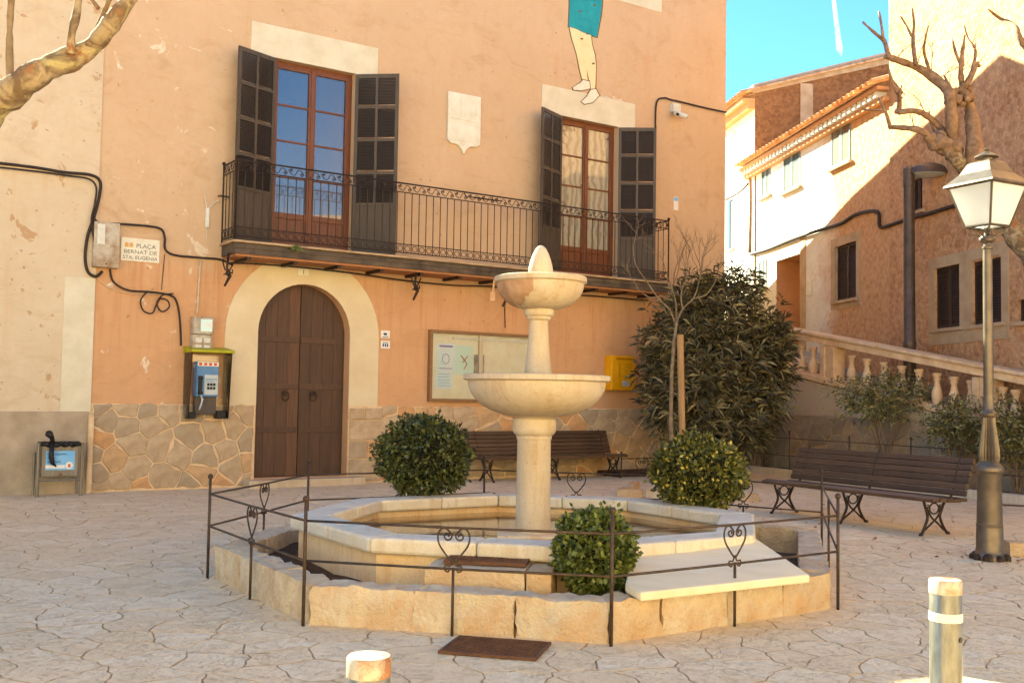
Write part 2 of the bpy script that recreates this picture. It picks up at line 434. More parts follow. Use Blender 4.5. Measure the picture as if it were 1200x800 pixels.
MT['door'] = wood('door_wood', (92, 64, 46), (64, 44, 32), .55)
MT['door_worn'] = wood('worn_door_wood', (106, 74, 52), (76, 50, 36), .6)
MT['shutter'] = wood('shutter_paint', (64, 54, 46), (46, 39, 34), .6)
MT['shutter_frame'] = wood('shutter_frame_paint', (92, 80, 66), (66, 56, 48), .6)
MT['shutter_b'] = wood('brown_shutter_paint', (68, 50, 42), (54, 40, 34), .6)
MT['casement'] = wood('casement_wood', (120, 70, 44), (92, 52, 32), .45)
MT['bench'] = wood('bench_wood', (98, 72, 50), (64, 46, 32), .5, stretch=(.8, 16, 16), orand=.2)
MT['stake'] = wood('stake_wood', (176, 140, 98), (140, 104, 68), .85)
MT['soffit'] = wood('soffit_wood', (190, 132, 90), (150, 98, 64), .8, stretch=(14, 1, 14))
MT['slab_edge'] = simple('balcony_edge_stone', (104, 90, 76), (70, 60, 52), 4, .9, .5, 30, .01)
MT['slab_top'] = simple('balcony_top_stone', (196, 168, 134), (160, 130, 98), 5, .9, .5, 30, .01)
MT['cable'] = simple('black_cable', (58, 42, 32), (40, 30, 26), 20, .6, 0)
MT['white_cable'] = simple('white_conduit', (214, 196, 168), (190, 168, 136), 8, .6, 0)
MT['white_metal'] = simple('white_metal', (222, 222, 212), (198, 194, 178), 5, .5, .1, 40, .002)
MT['box_grey'] = simple('weathered_box', (198, 190, 172), (150, 118, 86), 6, .8, .3, 40, .003)
MT['plaque'] = simple('plaque_ceramic', (232, 226, 206), (214, 206, 182), 9, .35, .1, 40, .001)
MT['plaque_blue'] = simple('plaque_letters', (92, 98, 104), (120, 116, 110), 9, .5, 0)
MT['plaque_ochre'] = simple('plaque_ochre', (222, 176, 96), (206, 150, 80), 9, .5, 0)
MT['plaster_white'] = simple('white_plaster', (232, 230, 214), (214, 208, 186), 5, .85, .35, 30, .006)
MT['yellow'] = simple('yellow_paint', (240, 176, 40), (222, 152, 30), 4, .4, .1, 40, .002)
MT['yellow_dark'] = simple('ochre_marks', (190, 120, 20), (176, 108, 22), 4, .5, 0)
MT['black'] = simple('black_plastic', (34, 30, 28), (24, 22, 22), 6, .5, .2, 50, .003)
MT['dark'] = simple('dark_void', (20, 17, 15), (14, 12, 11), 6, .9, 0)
MT['phone_blue'] = simple('payphone_blue', (88, 138, 184), (74, 122, 168), 6, .4, 0)
MT['phone_grey'] = simple('payphone_grey', (190, 198, 196), (176, 186, 188), 6, .4, 0)
MT['phone_dark'] = simple('payphone_backing', (92, 80, 72), (70, 62, 56), 6, .5, .1)
MT['olive'] = simple('olive_canopy', (186, 180, 40), (150, 146, 34), 5, .5, 0)
MT['bin_grey'] = simple('bin_steel', (142, 132, 116), (118, 108, 92), 5, .5, .2, 60, .002, .3, stretch=(6, 6, .6))
MT['sticker_blue'] = simple('sticker_blue', (110, 178, 226), (140, 196, 232), 8, .5, 0)
MT['sticker_white'] = simple('sticker_white', (240, 236, 226), (226, 222, 212), 8, .5, 0)
MT['print_navy'] = simple('print_navy', (30, 52, 110), (30, 52, 110), 8, .6, 0)
MT['print_red'] = simple('print_red', (206, 66, 50), (196, 84, 60), 8, .6, 0)
MT['print_violet'] = simple('print_violet', (130, 120, 190), (130, 120, 190), 8, .6, 0)
MT['paper_blue'] = simple('paper_pale_blue', (236, 246, 252), (226, 240, 248), 4, .7, 0)
MT['paper_green'] = simple('paper_pale_green', (222, 246, 240), (214, 240, 234), 4, .7, 0)
MT['photo_grey'] = simple('photo_print', (120, 116, 122), (200, 196, 190), 3, .5, 0)
MT['board_back'] = simple('board_backing', (250, 244, 228), (240, 230, 206), 5, .85, .1)
MT['board_frame'] = wood('board_frame', (150, 112, 78), (120, 86, 56), .5, stretch=(1, 14, 14))
MT['teal'] = simple('mural_teal', (40, 158, 168), (32, 140, 152), 6, .9, .2, 40, .004)
MT['mural_skin'] = simple('mural_skin', (240, 222, 176), (232, 208, 158), 4, .9, .2, 40, .004)
MT['mural_line'] = simple('mural_line', (120, 92, 60), (100, 76, 52), 8, .9, 0)
MT['mural_white'] = simple('mural_white', (236, 230, 210), (220, 212, 190), 8, .9, 0)
MT['steel'] = simple('bollard_steel', (126, 124, 118), (96, 93, 86), 9, .34, .3, 60, .003, .65, .5, stretch=(4, 4, 1))
MT['rust'] = simple('rust', (176, 108, 60), (140, 96, 62), 18, .85, .4, 60, .003)
MT['band'] = simple('reflective_band', (200, 198, 190), (180, 176, 166), 12, .3, .1)
MT['grate'] = simple('rusty_grate', (112, 76, 54), (84, 56, 42), 9, .7, .4, 60, .003, .3)
MT['curtain'] = simple('lace_curtain', (226, 214, 186), (208, 194, 160), 9, .9, .3, 90, .003)
MT['tile'] = simple('clay_tile', (226, 190, 150), (180, 124, 84), 6, .9, .5, 40, .006, island=.15)
MT['roof_tile'] = simple('roof_tile', (196, 150, 112), (150, 100, 72), 6, .9, .5, 40, .006, island=.2)
MT['cement'] = simple('cement_band', (172, 158, 142), (150, 132, 112), 3, .95, .4, 30, .01)
MT['white_wall'] = simple('whitewashed_wall', (232, 228, 216), (218, 210, 192), 1.5, .9, .3, 25, .01)
MT['orange_door'] = simple('orange_render', (206, 154, 112), (190, 138, 96), 2, .85, .3, 30, .006)
MT['window_stone'] = simple('window_surround_stone', (196, 168, 134), (176, 146, 112), 3, .9, .4, 30, .006)
MT['pale_shutter'] = simple('pale_shutter_paint', (118, 132, 130), (104, 116, 114), 5, .7, 0)
MT['pipe'] = simple('brown_pipe', (150, 120, 90), (110, 86, 64), 5, .7, 0)
MT['balustrade'] = simple('balustrade_stone', (240, 206, 164), (214, 172, 130), 4, .9, .5, 30, .01, orand=.08)
MT['step'] = simple('step_stone', (196, 182, 162), (164, 148, 128), 4, .95, .5, 30, .01)
MT['bark'] = simple('shrub_bark', (150, 124, 96), (110, 88, 66), 12, .95, .6, 60, .006)
def rubble(name, c1, c2, c3):   # stone rubble render seen from far
    m = NM(name)
    v = m.n('ShaderNodeTexVoronoi'); v.inputs['Scale'].default_value = 10.5; v.inputs['Randomness'].default_value = 1
    d = m.n('ShaderNodeMapping'); m.l(m.co, d.inputs[0]); nz = m.noise(6, 4)
    mx = m.n('ShaderNodeVectorMath', operation='ADD'); m.l(d.outputs[0], mx.inputs[0])
    sc_ = m.n('ShaderNodeVectorMath', operation='SCALE'); sc_.inputs['Scale'].default_value = .12
    nx = m.n('ShaderNodeTexNoise'); nx.inputs['Scale'].default_value = 7; m.l(m.co, nx.inputs['Vector']); m.l(nx.outputs[1], sc_.inputs[0]); m.l(sc_.outputs[0], mx.inputs[1])
    m.l(mx.outputs[0], v.inputs['Vector'])
    sp = m.n('ShaderNodeSeparateColor'); m.l(v.outputs['Color'], sp.inputs[0])
    col = m.mix(m.ramp(sp.outputs[0], .2, .8), lin(c1), lin(c2))
    col = m.mix(m.math('MULTIPLY', m.ramp(v.outputs['Distance'], .2, .8), .28), col, lin(c3)); col = m.mix(m.math('MULTIPLY', m.ramp(m.noise(24, 8, .75), .4, .62), .6), col, lin(tuple(int(q*.8) for q in c2)))
    col = m.mix(m.math('MULTIPLY', m.ramp(m.noise(.7, 6, .6), .4, .7), .45), col, lin(c3))
    m.col(col)
    h = m.math('ADD', m.ramp(v.outputs['Distance'], 0, .6, 1, 0), m.noise(20, 6, .7)); m.bump(h, .6, .025)
    return m.set(.95, 0, .15)
MT['rubble'] = rubble('rubble_wall', (216, 164, 120), (182, 126, 84), (230, 188, 146))
MT['rubble_dark'] = rubble('dark_rubble_wall', (140, 104, 76), (112, 80, 58), (150, 116, 88))
def glassy(name, tint, rough=.02, spec=1.0):
    m = NM(name); m.col(lin(tint)); m.b.inputs['Coat Weight'].default_value = 1; m.b.inputs['Coat Roughness'].default_value = .01
    m.b.inputs['Coat IOR'].default_value = 1.75
    m.bump(m.noise(2.2, 3), .12, .02); return m.set(.25, 0, spec)
MT['glass_dark'] = glassy('window_glass', (30, 38, 56))
def laced():
    m = NM('curtained_glass'); sp = m.n('ShaderNodeSeparateXYZ'); m.l(m.co, sp.inputs[0])
    w = m.n('ShaderNodeTexWave'); w.inputs['Scale'].default_value = 2.2; w.inputs['Distortion'].default_value = 9; w.inputs['Detail'].default_value = 4; m.l(m.co, w.inputs['Vector'])
    c = m.mix(m.ramp(w.outputs['Fac'], .3, .8), lin((166, 160, 140)), lin((138, 130, 108)))
    c = m.mix(m.ramp(m.noise(2.2, 5, .7, 1), .60, .66), c, lin((74, 58, 44)))
    m.col(c); m.b.inputs['Coat Weight'].default_value = 1; m.b.inputs['Coat Roughness'].default_value = .01; m.b.inputs['Coat IOR'].default_value = 1.8; m.bump(m.noise(1.6, 2), .05, .02); return m.set(.4, 0, .5)
MT['glass_curtain'] = laced()
def clear(name, tint=(1, 1, 1, 1), alpha=.2, rough=.05):
    m = NM(name); m.t.nodes.remove(m.b)
    tr = m.n('ShaderNodeBsdfTransparent'); tr.inputs[0].default_value = tint
    gl = m.n('ShaderNodeBsdfGlossy'); gl.inputs['Roughness'].default_value = rough
    mx = m.n('ShaderNodeMixShader'); fr = m.n('ShaderNodeFresnel'); fr.inputs[0].default_value = 1.5
    m.l(m.math('ADD', fr.outputs[0], alpha*.3), mx.inputs[0]); m.l(tr.outputs[0], mx.inputs[1]); m.l(gl.outputs[0], mx.inputs[2])
    m.l(mx.outputs[0], m.t.nodes['Material Output'].inputs[0]); return m.m
MT['glass_clear'] = clear('clear_glass', (.99, 1, .99, 1), .1)
MT['smoked'] = clear('smoked_panel', (.975, .95, .92, 1), .03, .1)
def frosted():
    m = NM('lantern_glass'); m.col(lin((226, 226, 212))); m.b.inputs['Transmission Weight'].default_value = .0
    m.b.inputs['Subsurface Weight'].default_value = 0
    m.t.nodes.remove(m.b)
    d = m.n('ShaderNodeBsdfDiffuse'); d.inputs[0].default_value = lin((250, 252, 252)); t = m.n('ShaderNodeBsdfTranslucent'); t.inputs[0].default_value = lin((252, 253, 252))
    g = m.n('ShaderNodeBsdfGlossy'); g.inputs['Roughness'].default_value = .15
    a = m.n('ShaderNodeMixShader'); a.inputs[0].default_value = .7; m.l(d.outputs[0], a.inputs[1]); m.l(t.outputs[0], a.inputs[2])
    b = m.n('ShaderNodeMixShader'); b.inputs[0].default_value = .12; m.l(a.outputs[0], b.inputs[1]); m.l(g.outputs[0], b.inputs[2])
    m.l(b.outputs[0], m.t.nodes['Material Output'].inputs[0]); return m.m
MT['lantern_glass'] = frosted()
def water():
    m = NM('water'); m.col(lin((120, 78, 44))); m.bump(m.noise(7, 3), .12, .02)
    m.b.inputs['Coat Weight'].default_value = .6; m.b.inputs['Coat Roughness'].default_value = .03; return m.set(.12, 0, .5)
MT['water'] = water()
def leaf(name, cols, rough=.5, spec=.4):
    m = NM(name); r = m.island(); cr = m.n('ShaderNodeValToRGB'); e = cr.color_ramp; e.interpolation = 'CONSTANT'
    while len(e.elements) < len(cols): e.elements.new(.5)
    for i, c in enumerate(cols): e.elements[i].position = i/len(cols); e.elements[i].color = lin(c)
    m.l(r, cr.inputs[0]); m.col(cr.outputs[0]); return m.set(rough, 0, spec)
MT['leaf_dark'] = leaf('laurel_leaf', [(78, 84, 36), (60, 66, 30), (92, 96, 46), (52, 58, 28), (112, 114, 60), (70, 76, 34)])
MT['leaf_box'] = leaf('box_leaf', [(88, 98, 40), (72, 82, 34), (104, 112, 52), (62, 72, 30), (124, 128, 66), (80, 90, 36)])
MT['leaf_varieg'] = leaf('variegated_leaf', [(84, 86, 30), (66, 68, 26), (100, 100, 40), (74, 76, 30), (90, 92, 40), (176, 160, 78), (80, 80, 30), (60, 62, 24), (112, 108, 48)])
MT['leaf_oleander'] = leaf('oleander_leaf', [(92, 82, 50), (72, 64, 40), (110, 100, 64), (56, 50, 34), (136, 124, 86), (82, 74, 46), (66, 60, 38)])
MT['leaf_grey'] = leaf('shrub_leaf', [(118, 112, 66), (96, 92, 52), (136, 128, 80), (82, 78, 44), (152, 142, 92), (106, 100, 58)])
def bark_plane():
    m = NM('plane_bark'); n = m.noise(9, 6, .65, .8); v = m.noise(3.5, 5, .6, 1)
    c = m.mix(m.ramp(n, .42, .56), lin((150, 134, 110)), lin((104, 86, 68)))
    c = m.mix(m.ramp(v, .56, .62), c, lin((160, 148, 108))); c = m.mix(m.ramp(m.noise(5, 5), .60, .66), c, lin((132, 92, 66)))
    m.col(c); m.bump(m.math('ADD', n, v), .9, .02); return m.set(.95, 0, .2)
MT['bark_plane'] = bark_plane()
MT['bark_twig'] = simple('bare_branch_bark', (152, 122, 96), (104, 80, 62), 11, .95, .7, 40, .01)
MT['bark_grey'] = simple('sapling_bark', (140, 120, 96), (104, 88, 68), 12, .95, .5, 60, .004)

# ------------------------------------------------------------------ the place: frames of the walls
TH = .5924
_p = ground(296, 570); FA = Frame(_p, TH)                                  # orange house front
_q = at_depth(1110, 380, 19.5); FB = Frame(_q, R(97.8-180))                # townhouse row up the street
_c0 = ground(875, 552); _c1 = ground(1200, 590)
CA = math.atan2(_c1.y-_c0.y, _c1.x-_c0.x); FC = Frame(_c0, CA)             # kerb of the planting bed
OC = Vector((.181, 8.99, 0)); OPH = -2.968
def octo(k, Rr, z=0, c=OC):
    a = OPH+k*PI/4; return Vector((c.x+Rr*math.cos(a), c.y+Rr*math.sin(a), z))
def project(P):
    d = Vector(P)-CAM; w = d.dot(_f); return 600+FPX*d.dot(_r)/w, 400-FPX*d.dot(_u)/w

# ------------------------------------------------------------------ ground
gb = MB(); gb.box(-300, 300, -300, 300, -.6, -.014)
ground_o = obj('ground', gb, MT['joint'], kind='structure')
pts = []; grid = {}
def try_pt(x, y, dmin):
    gx, gy = int(x/.6), int(y/.6)
    for i in range(gx-1, gx+2):
        for j in range(gy-1, gy+2):
            for q in grid.get((i, j), ()):
                if (q[0]-x)**2+(q[1]-y)**2 < (dmin)**2: return
    grid.setdefault((gx, gy), []).append((x, y)); pts.append((x, y))
for _ in range(34000):
    y = 2.0+20*rnd.random(); x = -9+19*rnd.random()
    if y < 20 and abs(x-.1) > .62*y+1.3: continue
    L = Vector((x, y, 0))-FA.P
    if L.dot(FA.n) > .1: continue
    L = Vector((x, y, 0))-FC.P
    if L.dot(FC.n) > .1: continue
    try_pt(x, y, rnd.choice((.22, .28, .34, .44)))
cells = voronoi(pts, None, .0045, .5)
cells = [c for c in cells if not all((Vector(p).to_3d()-OC).length < 2.4 for p in c)]
def cell_c(c): return (sum(p[0] for p in c)/len(c), sum(p[1] for p in c)/len(c))
def seen(c):
    x, y = cell_c(c)
    if y < 2.5: return False
    px, py = project((x, y, 0)); return -30 < px < 1230 and py < 830
near = sorted([c for c in cells if seen(c)], key=lambda c: cell_c(c)[1])[:290]
nid = set(id(c) for c in near)
far_mb = MB(); NP = 0
for c in cells:
    cx_, cy_ = cell_c(c); top = rnd.uniform(-.0015, .0015); tl = (rnd.uniform(-.002, .002), rnd.uniform(-.002, .002))
    if id(c) in nid:
        q = [(p[0]-cx_, p[1]-cy_) for p in warp_poly(c, .045)]
        m = MB(); slab(m, q, -.03, top, .005, lift=.001, tilt=tl)
        obj('paving_stone', m, MT['paving'], ground_o, (cx_, cy_, 0), recalc=False)
    else:
        slab(far_mb, warp_poly(c, .14), -.03, top, .005, tilt=tl)
obj('paving', far_mb, MT['paving_far'], ground_o, recalc=False, kind='stuff')

# ------------------------------------------------------------------ the orange house
XL, XR = -2.44, 10.24
b0 = FA.s(300, 470)[0]; b1 = FA.s(408, 470)[0]; DTOP = FA.s(357, 333)[1]; DSILL = FA.s(296, 560.5)[1]
DW = (b1-b0)/2; DX = (b0+b1)/2
dr = MB()
main = thing('main_house', 'orange stucco town house with arched brown door and long iron balcony', 'house', FA.P, TH)
def arch(cx, hw, z0, ztop, n=20):
    r = hw; zs = ztop-r
    return [(cx-hw, z0), (cx-hw, zs)]+[(cx-r*math.cos(PI*i/n), zs+r*math.sin(PI*i/n)) for i in range(1, n)]+[(cx+hw, zs), (cx+hw, z0)]
WIN = [(.163, 1.585), (5.861, 7.28)]; WTOP = 6.82; BZ = 3.745
door_l = arch(DX, DW, DSILL, DTOP)
wall = MB()
HL_, HR_ = 8.5, 11.0; XM = 3.0
outer = [(XL, -.3), (XR, -.3), (XR, HR_), (XM, HR_), (XM, HL_), (XL, 7.86)]  # top edge above view, heights fitted to where the sun gets past
holes = [door_l[::-1]]+[[(a, BZ), (b, BZ), (b, WTOP), (a, WTOP)][::-1] for a, b in WIN]
wall.holed(outer, holes, 0)
wall.strip(door_l, 0, .34); wall.add([(DX-DW, 0, DSILL), (DX+DW, 0, DSILL), (DX+DW, .34, DSILL), (DX-DW, .34, DSILL)], [(0, 1, 2, 3)])
for a, b in WIN: wall.strip([(a, BZ), (b, BZ), (b, WTOP), (a, WTOP)], 0, .26, True)
# unseen body behind: flank along the sight line, roofs shaped to cast the street shadow
FLD = (at_depth(845.5, 300, 32)-at_depth(845.5, 300, 10)); FLD.z = 0; FLD.normalize()
Cw = FA.w(XR, 0, 0)
def loc_of(P): v = Vector(P)-FA.P; return Vector((v.dot(FA.t), v.dot(FA.n), P[2]))
FLD = FLD
prof = [(0, 10.75), (3.9, 8.15), (5.8, 6.55), (7.7, 4.95), (9.1, 3.95)]     # distance along the flank, verge height fitted to the cast shadow
fl = [loc_of(Cw+FLD*d+Vector((0, 0, z))) for d, z in prof]; flb = [Vector((p.x, p.y, -.3)) for p in fl]
wall.add([Vector((XR, 0, -.3)), Vector((XR, 0, HR_))]+flb[1:]+fl[1:], [(0, 1, 6, 2), (2, 6, 7, 3), (3, 7, 8, 4), (4, 8, 9, 5)])
bk = 9.0
wall.add([(XM, 0, HL_), (XM, 0, HR_), (XM, fl[-1].y, 3.95), (XM, fl[-1].y, HL_-4)], [(0, 1, 2, 3)])
wall.add([(XL, .0, -.3), (XL, 0, 7.86), (XL, fl[-1].y, 4.0), (XL, fl[-1].y, -.3)], [(0, 1, 2, 3)])
wall.add([(XL, fl[-1].y, -.3), (fl[-1].x, fl[-1].y, -.3), (fl[-1].x, fl[-1].y, 3.95), (XL, fl[-1].y, 3.95)], [(0, 1, 2, 3)])
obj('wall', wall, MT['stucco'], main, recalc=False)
rf = MB()
L_ = [Vector((XM, p.y, p.z)) for p in fl]; L_[0] = Vector((XM, 0, HR_)); F2 = list(fl); F2[0] = Vector((XR, 0, HR_))
for i in range(len(fl)-1):
    a, b, c, d = L_[i], F2[i], F2[i+1], L_[i+1]
    rf.add([a, b, c, d], [(0, 1, 2, 3)]); up = Vector((0, 0, .12))
    rf.add([a+up, b+up, c+up, d+up], [(0, 1, 2, 3)])
rf.add([(XL, 0, 7.86), (XM, 0, HL_), (XM, fl[-1].y, 4.0), (XL, fl[-1].y, 4.0)], [(0, 1, 2, 3)])
roof = obj('roof', rf, MT['roof_tile'], main, recalc=False)
vt = MB()
for i in range(len(fl)-1):      # verge tiles: their scalloped edge is what the street shadow shows
    a, b = F2[i], F2[i+1]; n = max(2, int((b-a).length/.34))
    for k in range(n):
        p = a.lerp(b, (k+.5)/n)+Vector((0, 0, .06)); p.x -= .16; vt.ball(p, .13, 8, 6)
obj('verge_tiles', vt, MT['roof_tile'], roof, kind='stuff')
# cream surrounds painted round the openings, a few millimetres proud
SW = FA.s(443, 420)[0]-FA.s(409, 420)[0]; STOP = FA.s(355, 310, 0)[1]; PL = 1.27
s_out = arch(DX, DW+SW, PL, DTOP+SW*.9)[::-1]
sm = MB(); inner = arch(DX, DW+.002, PL, DTOP)
k = len(s_out); a_in = inner[::-1]
vs = [(p[0], -.012, p[1]) for p in s_out]+[(p[0], -.012, p[1]) for p in a_in]
sm.add(vs, [(i, i+1, k+i+1, k+i) for i in range(k-1)])
sm.strip(s_out, -.012, .002); sm.strip(a_in, -.012, .002)
obj('door_surround', sm, MT['cream_paint'], main)
lb = [(FA.s(295, 25), FA.s(443, 57)), (FA.s(635, 99.5), FA.s(744, 121.5))]
for (a, b), (wa, wb) in zip(lb, WIN):
    m = MB(); zt = (a[1]+b[1])/2; zb = FA.s(443, 87)[1]-.02
    ins = .28
    m.plate([(a[0], zt), (b[0], zt), (b[0], zb-.12), (b[0]-.02, zb-.15), (wb+.11, zb-.15), (wb+.11, BZ+.02), (wb, BZ+.02), (wb, WTOP), (wa, WTOP), (wa, BZ+.02), (wa-.1, BZ+.02), (wa-.1, zb-.15), (a[0], zb-.15)], -.012, .002)
    obj('window_surround', m, MT['pale_paint'], main)
c = FA.s(775, 15.5); m = MB(); m.plate([(c[0]-1.9, c[1]), (c[0], c[1]), (c[0], c[1]+.3), (c[0]-1.9, c[1]+.3)], -.012, .002)
obj('upper_window_surround', m, MT['pale_paint'], main)
# rubble plinth
mo = MB(); zone = [(XL+.0, -.02), (DX-DW-.01, -.02), (DX-DW-.01, PL), (XL+.0, PL)]; mo.plate(zone, -.012, .01)
zone2 = [(DX+DW+.01, -.02), (XR-.0, -.02), (XR-.0, PL), (DX+DW+.01, PL)]; mo.plate(zone2, -.012, .01)
plinth = obj('plinth', mo, MT['mortar'], main)
r2 = random.Random(5)
def plinth_stones(z, x0, x1, z0, z1, dmin, mat, parent, proud=.03, fr=None, seed=1, gap=.045):
    P = []
    rr = random.Random(seed)
    for _ in range(3000):
        p = (rr.uniform(x0, x1), rr.uniform(z0, z1))
        if all(((p[0]-q[0])*.85)**2+(p[1]-q[1])**2 > (dmin*rr.choice((.8, 1, 1.25)))**2 for q in P): P.append(p)
    for c in voronoi(P, z, gap, dmin*2.2):
        cx_ = sum(p[0] for p in c)/len(c); cy_ = sum(p[1] for p in c)/len(c)
        m = MB(); q = rough_poly([(p[0]-cx_, p[1]-cy_) for p in c], .05, .09, seed+cx_)
        slab(m, q, -.0, proud+rr.uniform(-.006, .006), .014, M=Matrix(((1, 0, 0, 0), (0, 0, -1, 0), (0, 1, 0, 0), (0, 0, 0, 1))), lift=.004, tilt=(rr.uniform(-.01, .01), rr.uniform(-.01, .01)))
        obj('stone', m, mat, parent, (cx_, 0, cy_), recalc=False)
# squared blocks beside the door as in the photo, rubble elsewhere
XB = DX+DW+.62
plinth_stones([(XL+.02, .02), (DX-DW-.03, .02), (DX-DW-.03, PL), (XL+.02, PL)], XL, DX-DW, 0, PL, .29, MT['plinth_stone'], plinth, seed=3, gap=.024)
plinth_stones([(XB, .02), (XR-.02, .02), (XR-.02, PL), (XB, PL)], XB, XR, 0, PL, .29, MT['plinth_stone'], plinth, seed=4, gap=.024)
zz = .02
for h, cuts in ((.38, (0, .6)), (.3, (0, .33, .6)), (.34, (0, .6)), (.2, (0, .28, .6))):
    for a, b in zip(cuts, cuts[1:]):
        m = MB(); slab(m, [(-(b-a)/2+.008, .008), ((b-a)/2-.008, .008), ((b-a)/2-.008, h-.008), (-(b-a)/2+.008, h-.008)], 0, .034, .012, M=Matrix(((1, 0, 0, 0), (0, 0, -1, 0), (0, 1, 0, 0), (0, 0, 0, 1))), lift=.003)
        obj('stone', m, MT['plinth_stone'], plinth, (DX+DW+.02+(a+b)/2, 0, zz), recalc=False)
    zz += h
m = MB(); m.box(DX-DW-.18, DX+DW+.2, -.3, .0, -.02, DSILL-.01)
obj('doorstep', m, MT['limestone'], main, bevel=.012)
# the arched double door
door = pe('door', main)
def halfheight(x): 
    zs = DTOP-DW; d = abs(x-DX)
    return zs+math.sqrt(max(0, DW*DW-d*d))
npl = 4
for side in (-1, 1):
    for k in range(npl):
        xa = DX+side*((.006 if k == 0 else 0)+DW*k/npl); xb = DX+side*(DW*(k+1)/npl-.0015)
        lo, hi = min(xa, xb), max(xa, xb)
        top = [(hi+(lo-hi)*i/6, halfheight(hi+(lo-hi)*i/6)) for i in range(7)]
        m = MB(); m.plate([(lo, DSILL+.01), (hi, DSILL+.01)]+top, .2, .25)
        obj('plank', m, MT['door_worn'] if (k == 0 and side == -1) else MT['door'], door, bevel=.004)
m = MB(); m.box(DX-DW, DX+DW, .26, .3, DSILL, DTOP); obj('door_backing', m, MT['door'], door)
for side in (-1, 1):
    for zc in (DSILL+.75, DSILL+1.45, DSILL+2.2):
        m = MB(); x0 = DX+side*.02; x1 = DX+side*(DW-.02)
        m.box(min(x0, x1), max(x0, x1), .186, .2, zc-.045, zc+.045)
        obj('strap', m, MT['door'], door, bevel=.004)
    kx = DX+side*.24; kz = DSILL+1.34; m = MB(); m.lathe([(.0, -.01), (.05, -.01), (.05, .01), (0, .012)], (0, 0, 0), 14)
    m.v = [(x+kx, -y*0+.176+z, y+kz) for (x, y, z) in [(v[0], v[1], v[2]) for v in m.v]]
    m.tube([(kx+.062*math.cos(a), .155, kz-.05+.07*math.sin(a)) for a in [2*PI*i/18 for i in range(18)]], .009, 6, True)
    obj('knocker', m, MT['iron'], door)
# windows and shutters
def louvre_shutter(name, parent, X, Z0, Z1, ang, side, w, mat, panel=True, cols=2, rows=4, depth=.035):
    """hinged at x=X; side -1 opens to the left, +1 to the right; ang off the wall plane"""
    o = bpy.data.objects.new(name, None); COL.objects.link(o); o.parent = parent; o.location = (X, -.015, Z0)
    o.rotation_euler = (0, 0, -ang if side > 0 else PI+ang)
    H = Z1-Z0; st = .055; y0, y1 = (-depth, 0) if side > 0 else (0, depth)
    pz = .82 if panel else 0
    f = MB()
    xs = [0]+[w*(i+1)/cols for i in range(cols)]
    f.box(0, st, y0, y1, 0, H); f.box(w-st, w, y0, y1, 0, H)
    for i in range(1, cols): f.box(xs[i]-.022, xs[i]+.022, y0+.002, y1-.002, pz, H-st)
    zs = [pz]+[pz+(H-pz)*(i+1)/rows for i in range(rows)]
    for i, z in enumerate(zs):
        a = z-.03 if 0 < i < rows else (z if i == 0 else z-st*1.3); f.box(st, w-st, y0+.001, y1-.001, a, a+.05 if i < rows else z)
    if panel:
        f.box(st, w-st, y0+.001, y1-.001, 0, .11)
        g = MB(); yc = (y0+y1)/2
        g.box(st, w-st, yc-.006, yc+.006, .1, pz+.01); obj('panel', g, MT['shutter_frame'], o)
    obj('frame', f, MT['shutter_frame'] if mat is MT['shutter'] else mat, o)
    l = MB()
    for c in range(cols):
        xa = (st if c == 0 else xs[c]+.022); xb = (w-st if c == cols-1 else xs[c+1]-.022)
        z = pz+.06
        while z < H-.07:
            if not any(abs(z-q) < .035 for q in zs[1:-1]):
                yc = (y0+y1)/2; d = .013; s_ = 1 if side > 0 else -1
                l.add([(xa, yc-s_*d, z-.014), (xb, yc-s_*d, z-.014), (xb, yc+s_*d, z+.012), (xa, yc+s_*d, z+.012), (xa, yc-s_*d, z-.008), (xb, yc-s_*d, z-.008), (xb, yc+s_*d, z+.018), (xa, yc+s_*d, z+.018)],
                      [(0, 1, 2, 3), (7, 6, 5, 4), (0, 4, 5, 1), (3, 2, 6, 7)])
            z += .025
    obj('louvres', l, mat, o, kind='stuff')
    return o
def casement(parent, a, b, z0, z1, y, kinds):
    w = pe('window', parent)
    f = MB(); fw = .055
    f.box(a, a+fw, y, y+.07, z0, z1); f.box(b-fw, b, y, y+.07, z0, z1); f.box(a+fw, b-fw, y+.001, y+.07, z1-fw, z1); f.box(a+fw, b-fw, y+.001, y+.07, z0, z0+.05)
    mid = (a+b)/2; lw = .062
    gz0 = z0+.62
    for (xa, xb) in ((a+fw, mid), (mid, b-fw)):
        f.box(xa+.002, xa+lw, y-.012, y+.05, z0+.05, z1-fw); f.box(xb-lw, xb-.002, y-.012, y+.05, z0+.05, z1-fw)
        f.box(xa+lw, xb-lw, y-.011, y+.05, z1-fw-lw, z1-fw); f.box(xa+lw, xb-lw, y-.011, y+.05, z0+.05, z0+.14); f.box(xa+lw, xb-lw, y-.011, y+.05, gz0-.09, gz0)
        n = 4; gh = (z1-fw-lw-gz0)/n
        for i in range(1, n): f.box(xa+lw, xb-lw, y-.004, y+.04, gz0+gh*i-.014, gz0+gh*i+.014)
    f.box(mid-.028, mid+.028, y-.026, y-.0125, z0+.05, z1-fw)
    obj('frame', f, MT['casement'], w, bevel=.004)
    for (xa, xb), kd in zip(((a+fw, mid), (mid, b-fw)), kinds):
        for i in range(4):
            m = MB(); m.box(xa+lw, xb-lw, y+.02, y+.026, gz0+gh*i, gz0+gh*(i+1)); obj('pane', m, MT[kd], w)
        m = MB(); m.box(xa+lw, xb-lw, y+.01, y+.03, z0+.13, gz0-.08); m.box(xa+lw+.05, xb-lw-.05, y+.0, y+.0095, z0+.18, gz0-.13); obj('panel', m, MT['casement'], w, bevel=.004)
    m = MB(); m.box(a, b, y+.1, y+.14, z0, z1); obj('dark_interior', m, MT['dark'], w)
